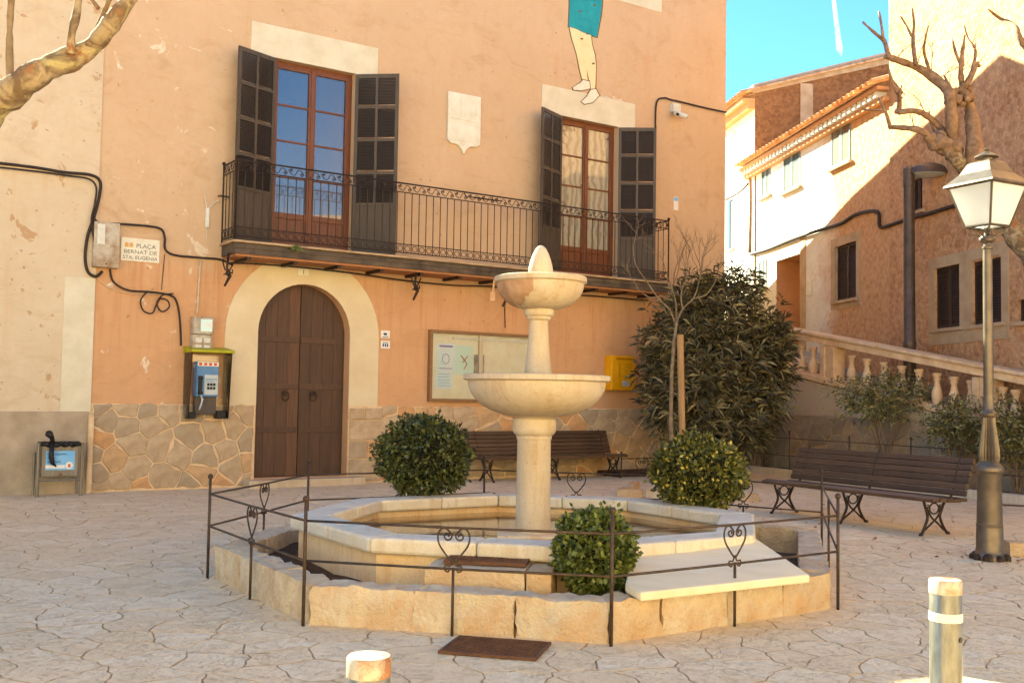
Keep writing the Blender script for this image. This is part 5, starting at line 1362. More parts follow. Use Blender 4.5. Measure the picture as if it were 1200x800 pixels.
# ------------------------------------------------------------------ clipped shrubs
def leafcloud(m, c, rx, ry, rz, n, L, W, seed, shell=.75, droop=.0, cut=None, flat=1.0):
    rr = random.Random(seed); c = Vector(c)
    for _ in range(n):
        d = Vector((rr.gauss(0, 1), rr.gauss(0, 1), rr.gauss(0, 1))).normalized()
        lump = 1+.13*noise.noise(d*2.3+Vector((seed, 0, 0)))+.09*noise.noise(d*5+Vector((0, seed, 0)))
        k = (shell+(1-shell)*rr.random()) if rr.random() < .8 else rr.uniform(.3, shell)
        p = c+Vector((d.x*rx, d.y*ry, d.z*rz))*k*lump
        if cut and p.z < cut: continue
        up = (d*.8+Vector((rr.gauss(0, .6), rr.gauss(0, .6), rr.gauss(0, .6)-droop))).normalized()
        sd = up.cross(Vector((rr.gauss(0, 1), rr.gauss(0, 1), rr.gauss(0, 1)))).normalized(); nn = up.cross(sd)
        l = L*rr.uniform(.7, 1.25); w = W*rr.uniform(.8, 1.2)
        m.add([p, p+up*l*.45+sd*w+nn*w*.3, p+up*l, p+up*l*.45-sd*w+nn*w*.3], [(0, 1, 2), (0, 2, 3)])
def topiary(label, P, c_z, rx, rz, zbase, mat, n, seed, stems=3, L=.05, W=.016):
    t = thing('topiary_bush', label, 'bush', (P.x, P.y, zbase))
    m = MB(); leafcloud(m, (0, 0, c_z-zbase), rx, rx, rz, n, L, W, seed)
    obj('foliage', m, mat, t, recalc=False)
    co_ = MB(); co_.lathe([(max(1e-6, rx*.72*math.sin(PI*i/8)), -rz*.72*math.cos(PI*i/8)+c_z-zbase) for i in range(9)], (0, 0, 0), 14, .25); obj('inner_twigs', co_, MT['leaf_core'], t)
    rr = random.Random(seed); m = MB()
    for i in range(46):
        d = Vector((rr.gauss(0, 1), rr.gauss(0, 1), rr.gauss(.3, 1))).normalized(); p = Vector((d.x*rx, d.y*rx, d.z*rz+c_z-zbase))*1.0
        p = Vector((d.x*rx*.95, d.y*rx*.95, d.z*rz*.95+c_z-zbase)); q = p+d*rr.uniform(.03, .075)+Vector((0, 0, .01))
        for j in range(5):
            b = p.lerp(q, j/4); o = Vector((rr.gauss(0, 1), rr.gauss(0, 1), rr.gauss(0, 1))).normalized(); e = b+(d*.5+o*.8).normalized()*L; w = (e-b).cross(d).normalized()*W
            m.add([b, b.lerp(e, .5)+w, e, b.lerp(e, .5)-w], [(0, 1, 2), (0, 2, 3)])
    obj('stray_shoots', m, mat, t, recalc=False, kind='stuff')
    for i in range(stems):
        a = rr.uniform(0, 2*PI); m = MB(); b = Vector((math.cos(a)*.03, math.sin(a)*.03, 0)); k = rx*.5
        m.tube([b, b*1.6+Vector((0, 0, (c_z-zbase-rz)*.6+.03)), b*.0+Vector((math.cos(a)*k, math.sin(a)*k, c_z-zbase-rz*.5))], [.022, .018, .01], 6); obj('stem', m, MT['bark'], t)
    return t
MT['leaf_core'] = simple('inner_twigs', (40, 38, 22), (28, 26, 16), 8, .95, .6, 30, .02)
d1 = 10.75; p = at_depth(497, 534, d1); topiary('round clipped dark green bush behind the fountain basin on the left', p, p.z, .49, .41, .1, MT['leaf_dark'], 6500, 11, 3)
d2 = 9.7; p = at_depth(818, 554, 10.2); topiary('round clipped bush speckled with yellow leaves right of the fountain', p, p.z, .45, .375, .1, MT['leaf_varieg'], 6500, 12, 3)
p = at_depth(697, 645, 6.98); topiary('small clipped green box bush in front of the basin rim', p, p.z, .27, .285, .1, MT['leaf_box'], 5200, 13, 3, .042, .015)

# ------------------------------------------------------------------ benches
def make_bench(label, P, ang, L, group):
    t = thing('park_bench', label, 'bench', P, ang, group)
    seat = [(-.03, .41), (.085, .40), (.2, .392), (.315, .388), (.42, .394)]
    def slat(y, z, tilt, w_=.1, th=.04):
        m = MB(); c_, s_ = math.cos(tilt), math.sin(tilt)
        pts_ = [(-w_/2, -th/2), (w_/2, -th/2), (w_/2, th/2), (-w_/2, th/2)]
        ring = lambda x: [Vector((x, u*c_-v*s_, u*s_+v*c_)) for u, v in pts_]
        m.hexa(ring(0), ring(L)); return m, (0, y, z)
    for i, (y, z) in enumerate(seat):
        m, l = slat(y, z, -.05 if i else .25); obj('seat_slat', m, MT['bench'], t, l, bevel=.006)
    for i in range(6):
        z = .465+i*.070; y = .45+i*.028; m, l = slat(y, z, 1.25, .066, .038); obj('back_slat', m, MT['bench'], t, l, bevel=.006)
    for x in (.18, L/2, L-.18):
        m = MB(); r_ = .016
        F_ = smooth_path([(x, -.03, .40), (x, .0, .32), (x, .04, .2), (x, -.02, .08), (x, -.07, .0)], 4)
        B_ = smooth_path([(x, .33, .39), (x, .28, .3), (x, .24, .2), (x, .3, .08), (x, .37, .0)], 4)
        m.tube(F_, r_, 6); m.tube(B_, r_, 6); m.tube([(x, -.05, .40), (x, .15, .375), (x, .42, .37)], .016, 6)
        m.tube(smooth_path([(x, .40, .375), (x, .46, .5), (x, .53, .7), (x, .60, .86)], 3), .015, 6)
        m.tube(smooth_path([(x, .03, .3), (x, .1, .2), (x, .2, .13), (x, .3, .05)], 3), .011, 6); m.tube(smooth_path([(x, .26, .3), (x, .2, .2), (x, .1, .13), (x, -.03, .05)], 3), .011, 6)
        m.tube([(x, .145+.075*math.cos(q), .295+.06*math.sin(q)) for q in [2*PI*i/12 for i in range(12)]], .009, 5, True)
        for q_ in (spiral((.05, .3), .008, .035, 0, PI*2.6, 10), spiral((.25, .3), .008, .035, PI, -PI*1.6, 10)): m.tube([(x, a_, c_) for a_, _b, c_ in q_], .008, 5)
        m.ball((x, -.07, .012), .024, 8, 5); m.ball((x, .37, .012), .024, 8, 5)
        obj('iron_support', m, MT['iron'], t, smooth=True)
    return t
pa, pb_ = ground(906, 602), ground(1080, 628); e = pb_-pa; ang = math.atan2(e.y, e.x); L_ = e.length/.86
make_bench('long dark slatted bench standing before the shrub bed on the right', pa-e.normalized()*.18+Vector((0.05, .07, 0)), ang, L_, 'slatted benches round the square')
xa_ = FA.s(566, 540, .75)[0]; xb_ = FA.s(733, 540, .75)[0]
make_bench('dark slatted bench against the stone plinth behind the fountain column', FA.w(xa_, -.75), TH, xb_-xa_, 'slatted benches round the square')

# ------------------------------------------------------------------ lamps
lp = ground(1160, 655); t = thing('lantern_post', 'ornate iron street lantern with fluted post at the right edge', 'street lamp', (lp.x, lp.y, 0))
sc_ = lp.y/FPX
def hz_(py): return at_depth(1161, py, lp.y).z
m = MB(); m.lathe([(.15, 0), (.15, .03), (.135, .05), (.122, .1), (.118, .3), (.117, .31), (.12, .318), (.12, .328), (.114, .334), (.105, .80), (.108, .81), (.128, .83), (.13, .86), (.115, .885), (.09, .91), (.078, .93)], (0, 0, 0), 28); obj('base', m, MT['lamp_iron'], t, auto=True)
m = MB(); pf = []; zt_ = hz_(481)
vs = []; n = 40; Z_ = [.92, .97, 1.03, 1.12, 1.25, 1.34]; Rr = [.082, .088, .086, .076, .058, .052]
for z, r in zip(Z_, Rr):
    for j in range(n):
        a = 2*PI*j/n; r2_ = r*(1+.09*(1 if j % 2 else -1)); vs.append((r2_*math.cos(a), r2_*math.sin(a), z))
m.add(vs, [(i*n+j, i*n+(j+1) % n, (i+1)*n+(j+1) % n, (i+1)*n+j) for i in range(5) for j in range(n)]); obj('fluted_section', m, MT['lamp_iron'], t)
zp = hz_(283)
m = MB(); m.lathe([(.05, 1.33), (.075, 1.35), (.08, 1.375), (.06, 1.39), (.048, 1.42), (.046, 1.6), (.042, zp-.08), (.05, zp-.07), (.05, zp-.05), (.036, zp-.04), (.034, zp-.02), (.07, zp), (.078, zp+.02), (.07, zp+.045), (.04, zp+.06)], (0, 0, 0), 24); obj('shaft', m, MT['lamp_iron'], t, auto=True)
zb1, zb2, zb3, zb4 = hz_(266), hz_(219), hz_(192), hz_(180)
m = MB(); m.tube([(0, 0, zp+.03), (0, 0, zb1-.01)], .022, 8)
rot0 = R(28)
def cr(k, r, z): a = rot0+PI/2*k-PI/4; return Vector((r*math.cos(a), r*math.sin(a), z))
for k in range(4):
    a = rot0+PI/2*k-PI/4; ca, sa = math.cos(a), math.sin(a)
    for q in (spiral((.08, zp+.085), .01, .045, PI*3, PI*.5, 12), ): m.tube([(x*ca, x*sa, z) for x, y, z in q], .007, 5)
    m.tube([(.05*ca, .05*sa, zp+.05), (.14*ca, .14*sa, zp+.08), (.16*ca, .16*sa, zb1-.01)], .008, 5)
obj('scrolled_crown', m, MT['lamp_iron'], t, smooth=True)
rb, rt_ = .195, .345
for k in range(4):
    m = MB(); a0, a1, b1_, b0_ = cr(k, rb, zb1), cr(k+1, rb, zb1), cr(k+1, rt_, zb2), cr(k, rt_, zb2); cn = (a0+a1+b0_+b1_)/4; cn.z = 0; ii = cn.normalized()*-.006
    m.hexa([a0, a1, b1_, b0_], [a0+ii, a1+ii, b1_+ii, b0_+ii]); obj('pane', m, MT['lantern_glass'], t)
m = MB()
for k in range(4):
    m.tube([cr(k, rb, zb1), cr(k, rt_, zb2)], .012, 4); m.tube([cr(k, rb, zb1), cr(k+1, rb, zb1)], .014, 4); m.tube([cr(k, rt_+.01, zb2), cr(k+1, rt_+.01, zb2)], .017, 4)
obj('lantern_frame', m, MT['lamp_iron'], t)
m = MB(); vs = []
RR = [(rt_+.05, zb2+.0), (rt_+.04, zb2+.02), (rt_*.72, zb2+.12), (rt_*.5, zb3-.0), (rt_*.42, zb3+.015)]
for r, z in RR:
    for k in range(4): vs.append(cr(k, r, z))
m.add(vs, [(i*4+j, i*4+(j+1) % 4, (i+1)*4+(j+1) % 4, (i+1)*4+j) for i in range(len(RR)-1) for j in range(4)]+[(0, 1, 2, 3), tuple(range(len(vs)-4, len(vs)))]); obj('roof_hood', m, MT['lamp_iron'], t)
m = MB(); m.lathe([(.05, zb3+.0), (.055, zb3+.05), (.11, zb3+.06), (.11, zb3+.07), (.05, zb3+.1), (.02, zb3+.12), (.03, zb3+.135), (0, zb3+.16)], (0, 0, 0), 16); obj('chimney_cap', m, MT['lamp_iron'], t, auto=True)
m = MB(); rr = random.Random(8)
for i in range(9): a = i*.7; m.ball((.15*math.cos(a), .15*math.sin(a), .02), .035+.015*rr.random(), 7, 5)
obj('base_bolts', m, MT['iron'], t, kind='stuff')
DL = 19.6; q = at_depth(1066, 440, DL); zt_ = at_depth(1066, 198, DL).z
q0 = (q.x, q.y); t = thing('street_lamp', 'tall dark pole lamp with domed head behind the balustrade', 'street lamp', (q.x, q.y, .9))
o_ = -.9
m = MB(); m.lathe([(.15, .0), (.15, .5), (.125, .55), (.112, 1.6), (.122, 1.62), (.122, 1.7), (.108, 1.72), (.1, zt_+o_-.35), (.108, zt_+o_-.34), (.108, zt_+o_), (.05, zt_+o_+.05)], (0, 0, 0), 24); obj('pole', m, MT['lamp_dark'], t, auto=True)
m = MB(); z = zt_+o_-.02
m.tube([(0, 0, z-.06), (.25, 0, z-.01)], .06, 8)
P_ = [(0, z+.13), (.15, z+.12), (.28, z+.06), (.34, z-.0), (.37, z-.06), (.37, z-.085), (.34, z-.08)]
vs = []; n = 24
for r, zz2 in P_:
    for j in range(n): a = 2*PI*j/n; vs.append((.36+1.08*r*math.cos(a), r*.8*math.sin(a), zz2-.1*0))
m.add(vs, [(i*n+j, i*n+(j+1) % n, (i+1)*n+(j+1) % n, (i+1)*n+j) for i in range(len(P_)-1) for j in range(n)]); obj('lamp_head', m, MT['lamp_dark'], t, auto=True)
m = MB(); m.lathe([(0, 0), (.33, 0), (.33, -.02), (.2, -.05), (0, -.06)], (.36, 0, z-.07), 20); m.v = [(v[0], v[1]*.8, v[2]) for v in m.v]; obj('diffuser', m, MT['phone_grey'], t, auto=True)

# ------------------------------------------------------------------ bollards
def bollard(label, px, dist, top, band):
    q = at_depth(px, 700, dist); t = thing('bollard', label, 'bollard', (q.x, q.y, 0), 0, 'steel bollards at the street edge')
    r = .0515; m = MB(); m.lathe([(r, 0), (r, top-.005), (r-.003, top), (r-.006, top-.001), (0, top-.002)], (0, 0, 0), 36); b = obj('post', m, MT['steel'], t, auto=True)
    m = MB(); m.lathe([(r+.0012, top-.045), (r+.0012, top-.004), (r-.002, top+.0012)], (0, 0, 0), 36); obj('rusty_collar', m, MT['bollard_top'], t, auto=True)
    if band:
        m = MB(); m.lathe([(r+.001, top-.135), (r+.002, top-.134), (r+.002, top-.107), (r+.001, top-.106)], (0, 0, 0), 36); obj('reflective_band', m, MT['band'], t, auto=True)
        m = MB(); m.lathe([(0, 0), (.009, 0), (.009, .003), (0, .003)], (0, 0, 0), 10); a = R(-52)
        M_ = Matrix.Rotation(a, 4, 'Z') @ Matrix.Translation((r, 0, top-.19)) @ Matrix.Rotation(PI/2, 4, 'Y'); m.v = [tuple(M_ @ Vector(v)) for v in m.v]; obj('bolt_hole', m, MT['black'], t)
    return t
mm = NM('rust_spotted_steel'); mm.col(mm.mix(mm.ramp(mm.noise(11, 6, .7), .45, .6), lin((168, 162, 148)), lin((140, 92, 60)))); mm.b.inputs['Metallic'].default_value = .3; MT['bollard_top'] = mm.set(.5, .3, .4)
b1_ = at_depth(1108, 680, 3.56); bollard('grey steel bollard with white reflective band at the lower right', 1108, 3.56, b1_.z+.004, True)
b2_ = at_depth(434, 768, 2.52); bollard('short grey bollard top cut off by the bottom edge left of centre', 434, 2.52, b2_.z, False)

# ------------------------------------------------------------------ shrubs and trees
def frond_bush(m, c, rx, ry, rz, n, seed, L=.17, W=.014, per=7):
    rr = random.Random(seed); c = Vector(c)
    for _ in range(n):
        d = Vector((rr.gauss(0, 1), rr.gauss(0, 1), rr.gauss(0, 1))).normalized()
        k = .7+.36*rr.random() if rr.random() < .8 else rr.uniform(.2, .7)
        lump = 1+.45*noise.noise(d*2+Vector((seed, 2, 0)))
        p = c+Vector((d.x*rx, d.y*ry, d.z*rz))*k*lump
        ax = (d*.7+Vector((rr.gauss(0, .35), rr.gauss(0, .35), .45+rr.gauss(0, .3)))).normalized()
        u = ax.orthogonal().normalized(); v = ax.cross(u)
        for i in range(per):
            a = 2*PI*i/per+rr.random(); o = u*math.cos(a)+v*math.sin(a); b = p+ax*rr.uniform(-.08, .08)
            l = L*rr.uniform(.7, 1.2); dr_ = (ax*rr.uniform(.3, .8)+o*.75).normalized(); w_ = ax.cross(o).normalized()*W
            mid = b+dr_*l*.55; tip = b+dr_*l+Vector((0, 0, -l*.22))
            m.add([b, mid+w_, tip, mid-w_], [(0, 1, 2), (0, 2, 3)])
DO = 19.4
t = thing('oleander', 'big dark oleander with drooping narrow leaves between house corner and balustrade', 'shrub', (at_depth(835, 500, DO).x, DO, 0))
m = MB(); base = Vector(t.location); core = MB()
blobs = [(800, 395, 48, 48, 0), (850, 365, 50, 45, .2), (880, 420, 48, 48, 0), (818, 455, 48, 48, -.3), (860, 480, 50, 40, -.2), (838, 418, 60, 60, 0), (862, 338, 30, 26, .2), (908, 400, 22, 34, .1), (772, 430, 24, 26, 0), (845, 510, 45, 35, 0), (818, 352, 34, 26, .3), (900, 450, 26, 26, .1), (780, 470, 26, 40, -.1)]
for i, (px, py, rx, rz, dy) in enumerate(blobs):
    c = at_depth(px, py, DO+dy)-base; s_ = DO/FPX
    frond_bush(m, c, rx*s_, rx*s_*.8, rz*s_, int(10+rx*rz*.105), 50+i, .24, .016)
obj('foliage', m, MT['leaf_oleander'], t, recalc=False)
rr = random.Random(3)
for i in range(16):
    a = rr.uniform(0, 2*PI); b = Vector((math.cos(a)*.22, math.sin(a)*.2, -.05)); px, py, rx, rz, dy = blobs[i % len(blobs)]
    c = at_depth(px+rr.uniform(-20, 20), py-rr.uniform(0, 15), DO+dy)-base; m = MB(); m.tube(smooth_path([b, b+(c-b)*.4+Vector((0, 0, .35)), c], 4), [.035-.0028*j for j in range(9)], 5); obj('branch', m, MT['bark'], t, smooth=True)
m = MB(); rr = random.Random(6)
t2 = thing('bare_shrub', 'leafless reddish twiggy shrub rising above the oleander by the house corner', 'shrub', (at_depth(806, 500, 20.3).x, 20.3, 0)); b0_ = Vector(t2.location)
def twig(m, p, d, l, r, depth, rr, spread=.55):
    q = p+d*l; mid = p+d*l*.5+Vector((rr.gauss(0, .04), rr.gauss(0, .04), 0))*l; m.tube([p, mid, q], [r, r*.85, r*.7], 5)
    if depth == 0: return
    for k in range(rr.choice((2, 2, 3))):
        nd = (d+Vector((rr.gauss(0, spread), rr.gauss(0, spread), rr.gauss(.15, .25)))).normalized(); twig(m, q if k else mid, nd, l*rr.uniform(.62, .85), r*.66, depth-1, rr, spread)
tw_px = [(803, 345), (824, 350), (790, 350)]
for px, py in tw_px:
    c = at_depth(px, py, 20.3)-b0_; m.tube([Vector((0, 0, 0)), c*.5+Vector((.1, 0, 0)), c], [.03, .025, .018], 5); twig(m, c, Vector((rr.gauss(0, .2), 0, 1)).normalized(), .5, .013, 4, rr, .38)
obj('twigs', m, MT['bark_twig_dark'] if 'bark_twig_dark' in MT else MT['bark'], t2)
# staked sapling in a low pit
DS = 15.6; sp_ = at_depth(793, 560, DS); t = thing('bare_sapling', 'slender leafless sapling with forked crown in front of the oleander', 'tree', (sp_.x, DS, 0)); b0_ = Vector(t.location)
def P3(px, py, d=DS, dy=0): return at_depth(px, py, d+dy)-b0_
m = MB(); m.tube([Vector((0, 0, .0)), P3(786, 500), P3(787, 440), P3(790, 400), P3(793, 375)], [.036, .033, .03, .027, .022], 8); obj('trunk', m, MT['bark_grey'], t, smooth=True)
for pts_ in ([(792, 380), (784, 362), (772, 350), (758, 330), (745, 310), (742, 290)], [(793, 376), (792, 355), (788, 340), (780, 318)], [(793, 378), (800, 362), (812, 350), (818, 335), (822, 310)], [(800, 362), (798, 345), (803, 330)], [(772, 350), (760, 348), (748, 340)], [(812, 350), (828, 345), (838, 330)]):
    m = MB(); n = len(pts_); m.tube(smooth_path([P3(p[0], p[1], DS, .06*math.sin(i*1.9+p[0])) for i, p in enumerate(pts_)], 3), [.015-.010*j/((n-1)*3) for j in range((n-1)*3+1)], 6)
    e_ = P3(*pts_[-1]); twig(m, e_, Vector((rr.gauss(0, .3), rr.gauss(0, .3), 1)).normalized(), .22, .006, 3, rr, .5); obj('branch', m, MT['bark_grey'], t)
t = thing('tree_stake', 'pale round wooden stake beside the sapling', 'stake', (at_depth(799, 560, DS+.0).x, DS-.05, 0)); b0_ = Vector(t.location)
m = MB(); m.tube([Vector((.02, 0, 0)), P3(797, 392, DS-.05)], .05, 12); obj('pole', m, MT['stake'], t, auto=True)
t = thing('tree_pit_kerb', 'low brown stone kerb of the tree pit behind the right clipped bush', 'kerb', ground(722, 582), -.25); rr = random.Random(12)
for i in range(5):
    m = rough_block([(i*.42, 0, -.05), (i*.42+.4, 0, -.05), (i*.42+.4, .14, -.05), (i*.42, .14, -.05)], [(i*.42, 0, .12), (i*.42+.4, 0, .12), (i*.42+.4, .14, .12), (i*.42, .14, .12)], 4, 2, 2, .014, 70+i); obj('kerb_stone', m, MT['planter_stone'], t, auto=True)
    if i < 4: m = rough_block([(0, .15+i*.4, -.05), (.14, .15+i*.4, -.05), (.14, .53+i*.4, -.05), (0, .53+i*.4, -.05)], [(0, .15+i*.4, .12), (.14, .15+i*.4, .12), (.14, .53+i*.4, .12), (0, .53+i*.4, .12)], 2, 4, 2, .014, 80+i); obj('kerb_stone', m, MT['planter_stone'], t, auto=True)
# small shrubs in the bed
def bed_shrub(label, px, py, rx, rz, base_px, seed, n=2600, Yb=.4):
    x_ = FC.s(px, py, -Yb)[0]; P_ = FC.w(x_, Yb, .08); dpt = P_.y; t = thing('bed_shrub', label, 'shrub', P_, 0, 'shrubs in the bed under the balustrade')
    c = FC.w(x_, Yb, FC.s(px, py, -Yb)[1])-P_; s_ = dpt/FPX; m = MB(); frond_bush(m, c, rx*s_, rx*s_*.7, rz*s_, n//8, seed, .095, .017, 6); leafcloud(m, c, rx*s_, rx*s_*.7, rz*s_, n//2, .07, .02, seed, .4)
    obj('foliage', m, MT['leaf_grey'], t, recalc=False); rr = random.Random(seed)
    for i in range(6):
        a = i*1.05; m = MB(); e_ = c+Vector((math.cos(a)*rx*s_*.6, math.sin(a)*.2, -rz*s_*.2)); m.tube(smooth_path([(0.02*math.cos(a), .02*math.sin(a), 0), Vector((.1*math.cos(a), .08*math.sin(a), c.z*.35)), e_*.6+Vector((0, 0, c.z*.2)), e_], 3), [.026-.002*j for j in range(10)], 5); obj('stem', m, MT['bark'], t, smooth=True)
bed_shrub('spreading grey green shrub with twisted stems behind the right bench', 1037, 466, 58, 30, 0, 31, 2300)
bed_shrub('bushy shrub between the right bench and the lantern post', 1122, 500, 36, 32, 0, 32, 1700)
bed_shrub('dense shrub at the right edge behind the lantern post', 1192, 506, 42, 38, 0, 33, 2200)
bed_shrub('small twiggy shrub left of the right bench near the oleander', 882, 490, 32, 30, 0, 34, 2200, .3)
# pollarded plane trees
def limb(t, pts_, r0, r1, D_, b0_, seed=0, k=4, name='branch', mat='bark_twig', wob=.12):
    r0 *= .86; r1 *= .86
    P_ = [at_depth(p[0], p[1], D_+wob*math.sin(i*1.3+seed))-b0_ for i, p in enumerate(pts_)]; q = smooth_path(P_, k); n = len(q); rr = random.Random(seed)
    m = MB(); m.tube(q, [(r0+(r1-r0)*i/(n-1))*(1+.16*rr.uniform(-1, 1)) for i in range(n)], 9); return obj(name, m, MT[mat], t, smooth=True)
DT = 14.0; tb_ = at_depth(1290, 600, DT); t = thing('pollarded_tree', 'pollarded bare plane tree with knuckled limbs at the upper right', 'tree', (tb_.x, DT, 0)); b0_ = Vector(t.location); s_ = DT/FPX
limb(t, [(1290, 620), (1275, 470), (1250, 370), (1215, 310), (1185, 270), (1160, 235), (1136, 205), (1122, 188), (1112, 176)], 20*s_, 9*s_, DT, b0_, 1, name='trunk', mat='bark_plane')
limb(t, [(1155, 228), (1146, 200), (1142, 175), (1140, 150), (1137, 128), (1134, 112), (1137, 102)], 17*s_, 3.5*s_, DT, b0_, 21, mat='bark_twig', name='burr')
limb(t, [(1118, 182), (1116, 150), (1114, 120), (1108, 104), (1090, 88), (1072, 78), (1050, 70), (1042, 66), (1037, 50), (1032, 44)], 9*s_, 2.4*s_, DT, b0_, 2)
limb(t, [(1118, 180), (1110, 170), (1100, 165), (1102, 158)], 12*s_, 9*s_, DT, b0_, 22, name='knuckle')
limb(t, [(1036, 48), (1022, 36), (1011, 26)], 2.6*s_, 1.4*s_, DT, b0_, 3); limb(t, [(1035, 46), (1033, 30), (1030, 14)], 2.4*s_, 1.4*s_, DT, b0_, 4)
limb(t, [(1073, 76), (1070, 50), (1071, 28), (1069, 10)], 3*s_, 1.4*s_, DT, b0_, 5); limb(t, [(1068, 42), (1062, 30), (1055, 19)], 1.8*s_, 1.1*s_, DT, b0_, 6)
limb(t, [(1090, 85), (1083, 62), (1084, 48), (1088, 30)], 2.6*s_, 1.4*s_, DT, b0_, 7)
limb(t, [(1118, 125), (1124, 108), (1135, 95), (1143, 78), (1146, 74)], 6*s_, 3*s_, DT, b0_, 8); limb(t, [(1128, 104), (1126, 85), (1128, 60), (1130, 42)], 4.5*s_, 2*s_, DT, b0_, 9)
limb(t, [(1126, 76), (1120, 62), (1116, 46)], 2.4*s_, 1.4*s_, DT, b0_, 10); limb(t, [(1138, 88), (1143, 66), (1142, 52)], 2.6*s_, 1.6*s_, DT, b0_, 11); limb(t, [(1142, 56), (1134, 44), (1130, 30)], 1.7*s_, 1.1*s_, DT, b0_, 12)
limb(t, [(1112, 165), (1100, 148), (1085, 135), (1070, 130), (1052, 132)], 5.5*s_, 3.4*s_, DT, b0_, 13); limb(t, [(1053, 130), (1054, 115), (1047, 100), (1041, 80)], 3.4*s_, 1.5*s_, DT, b0_, 14)
limb(t, [(1106, 172), (1090, 160), (1075, 152), (1058, 150), (1042, 149)], 5*s_, 3.2*s_, DT, b0_, 15); limb(t, [(1043, 149), (1038, 132), (1030, 116)], 3*s_, 1.6*s_, DT, b0_, 16); limb(t, [(1034, 129), (1022, 129), (1011, 129)], 1.6*s_, 1*s_, DT, b0_, 17); limb(t, [(1054, 112), (1057, 100)], 1.4*s_, .8*s_, DT, b0_, 18); limb(t, [(1096, 156), (1090, 142), (1089, 130)], 2*s_, 1*s_, DT, b0_, 19)
limb(t, [(1120, 112), (1112, 100), (1107, 90)], 3*s_, 1.6*s_, DT, b0_, 23)
limb(t, [(1230, 330), (1232, 180), (1215, 80), (1195, 45), (1188, 30), (1172, 22), (1158, 11)], 8*s_, 1.2*s_, DT, b0_, 20, wob=.3)
rr = random.Random(77)
for (px, py, rad) in ((1114, 118, 9), (1126, 108, 8), (1098, 163, 11), (1108, 174, 13), (1134, 118, 9), (1042, 66, 5), (1053, 131, 5), (1143, 78, 4)):
    m = MB(); c = at_depth(px, py, DT-.05)-b0_
    for k in range(4): m.ball(c+Vector((rr.gauss(0, .4), rr.gauss(0, .3), rr.gauss(0, .4)))*rad*s_, rad*s_*rr.uniform(.45, .75), 9, 7)
    m.v = [tuple(Vector(v)*1.0+Vector((1, 1, 1))*.03*noise.noise(Vector(v)*9)) for v in m.v]; obj('knuckle', m, MT['bark_twig'], t, smooth=True)
m = MB()
for (px, py) in ((1092, 82), (1075, 78), (1125, 90), (1138, 90), (1085, 135), (1072, 152), (1112, 112), (1050, 70), (1100, 92), (1142, 70)):
    c = at_depth(px, py, DT)-b0_; twig(m, c, Vector((rr.gauss(0, .4), 0, 1)).normalized(), rr.uniform(.12, .26), .008, 2, rr, .4)
obj('shoots', m, MT['bark_twig'], t, kind='stuff')
DQ = 4.7; tb_ = at_depth(-330, 600, DQ); t = thing('plane_tree', 'mottled lichen spotted plane tree branch reaching in at the upper left', 'tree', (tb_.x, DQ, 0)); b0_ = Vector(t.location); s_ = DQ/FPX
limb(t, [(-330, 850), (-320, 600), (-290, 400), (-200, 280), (-100, 200), (-20, 138)], 75*s_, 24*s_, DQ, b0_, 1, name='trunk', mat='bark_plane')
limb(t, [(-20, 138), (10, 112), (35, 92), (60, 78), (85, 68), (108, 55), (125, 35), (145, 8), (175, -30)], 22*s_, 10*s_, DQ, b0_, 2, mat='bark_plane', wob=.05)
limb(t, [(-40, 125), (-10, 108), (20, 98)], 15*s_, 8*s_, DQ, b0_, 3, mat='bark_plane', wob=.03)
limb(t, [(83, 64), (84, 40), (90, 15), (94, -20)], 6.5*s_, 5*s_, DQ, b0_, 4, wob=.03, mat='bark_plane'); limb(t, [(12, 95), (11, 55), (12, 20), (15, -20)], 5*s_, 4*s_, DQ, b0_, 5, wob=.03, mat='bark_grey')
limb(t, [(103, 52), (112, 40), (120, 20), (130, -5)], 5*s_, 3*s_, DQ, b0_, 6, wob=.03, mat='bark_plane'); limb(t, [(115, 10), (108, 0), (100, -15)], 3*s_, 2*s_, DQ, b0_, 7, wob=.02)
# kerb stones at the right edge by the lantern
t = thing('edge_kerb', 'rounded stone kerb end at the right edge beyond the lantern post', 'kerb', ground(1182, 652), -.2)
for i in range(4): m = rough_block([(i*.5, 0, -.05), (i*.5+.48, 0, -.05), (i*.5+.48, .25, -.05), (i*.5, .25, -.05)], [(i*.5, 0, .14), (i*.5+.48, 0, .14), (i*.5+.48, .25, .14), (i*.5, .25, .14)], 4, 3, 2, .02, 90+i); obj('kerb_stone', m, MT['planter_stone'], t, auto=True)
t = thing('edge_fence', 'iron rail of the fence beyond the lantern post', 'fence', ground(1150, 625), -.3)
for z in (.33, .72): m = MB(); m.tube([(0, 0, 0), (2.4, .2, 0)], .011, 6); obj('rail', m, MT['fence_iron'], t, (0, 0, z))
for x in (0, 1.2, 2.4): fence_post(t, (x, x*.083), .86)

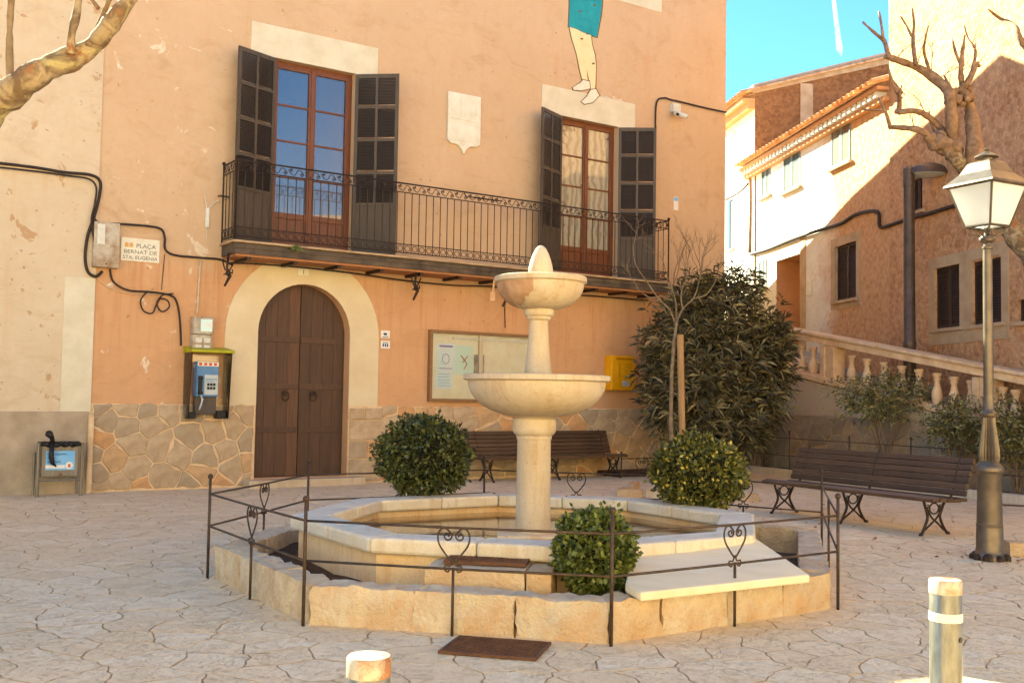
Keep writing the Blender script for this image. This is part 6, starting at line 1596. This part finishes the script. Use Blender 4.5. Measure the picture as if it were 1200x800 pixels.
# ------------------------------------------------------------------ houses across the square (unseen behind the camera; added to throw sunlight back and show in the window glass)
def far_house(label, P, ang, W_, H_, D_, mat):
    t = thing('unseen_house_across', label, 'house', P, ang); m = MB(); m.box(0, W_, 0, D_, -.3, H_); obj('wall', m, MT[mat], t)
    m = MB(); m.add([(-.3, -.5, H_), (W_+.3, -.5, H_), (W_+.3, D_/2, H_+2), (-.3, D_/2, H_+2), (W_+.3, D_+.3, H_), (-.3, D_+.3, H_)], [(0, 1, 2, 3), (3, 2, 4, 5), (0, 1, 4, 5)]); obj('roof', m, MT['roof_tile'], t)
    for i in range(int(W_/2.6)):
        for z in (1.0, H_-2.2): m = MB(); m.box(1+i*2.6, 1.9+i*2.6, -.04, .02, z, z+1.4); obj('window', m, MT['shutter'], t)
far_house('long tall cream house added unseen behind the viewer to bounce sunlight', (18, -9, 0), PI, 32, 9.5, 8, 'cream_stucco')
far_house('smaller cream house with tiled roof across the square to the right', (19.5, 3.0, 0), R(-115), 11, 7.6, 8, 'cream_stucco')

# ------------------------------------------------------------------ vapour trail and fallen leaves
mm = NM('vapour'); mm.t.nodes.remove(mm.b); d_n = mm.n('ShaderNodeBsdfTranslucent'); d_n.inputs[0].default_value = (1, 1, 1, 1); t_n = mm.n('ShaderNodeBsdfTransparent'); x_n = mm.n('ShaderNodeMixShader')
mm.l(mm.ramp(mm.noise(.02, 4), .35, .75, 0, .35), x_n.inputs[0]); mm.l(t_n.outputs[0], x_n.inputs[1]); mm.l(d_n.outputs[0], x_n.inputs[2]); mm.l(x_n.outputs[0], mm.t.nodes['Material Output'].inputs[0])
m = MB(); A0 = at_depth(974, -60, 1500); P_ = [at_depth(px, py, 1500)-A0 for px, py in ((974, -60), (977, 0), (981, 35), (984, 58), (986, 66))]
m.tube(P_, [1.5, 2.5, 3.5, 4.5, 1.0], 10); o = obj('vapour_trail', m, mm.m, None, A0, smooth=True, kind='structure')
m = MB(); rr = random.Random(44)
for _ in range(150):
    if rr.random() < .5: c = lp+Vector((rr.gauss(.1, .35), rr.gauss(.1, .3), 0))
    else: c = ground(rr.uniform(880, 1120), rr.uniform(585, 640))
    a = rr.uniform(0, PI*2); u = Vector((math.cos(a), math.sin(a), rr.uniform(-.1, .4)))*rr.uniform(.02, .045); v = Vector((-u.y, u.x, .3*u.z))*.45; c = Vector((c.x, c.y, .012))
    m.add([c-u, c+v, c+u, c-v], [(0, 1, 2), (0, 2, 3)])
obj('fallen_leaves', m, MT['rust'], None, recalc=False, kind='stuff')
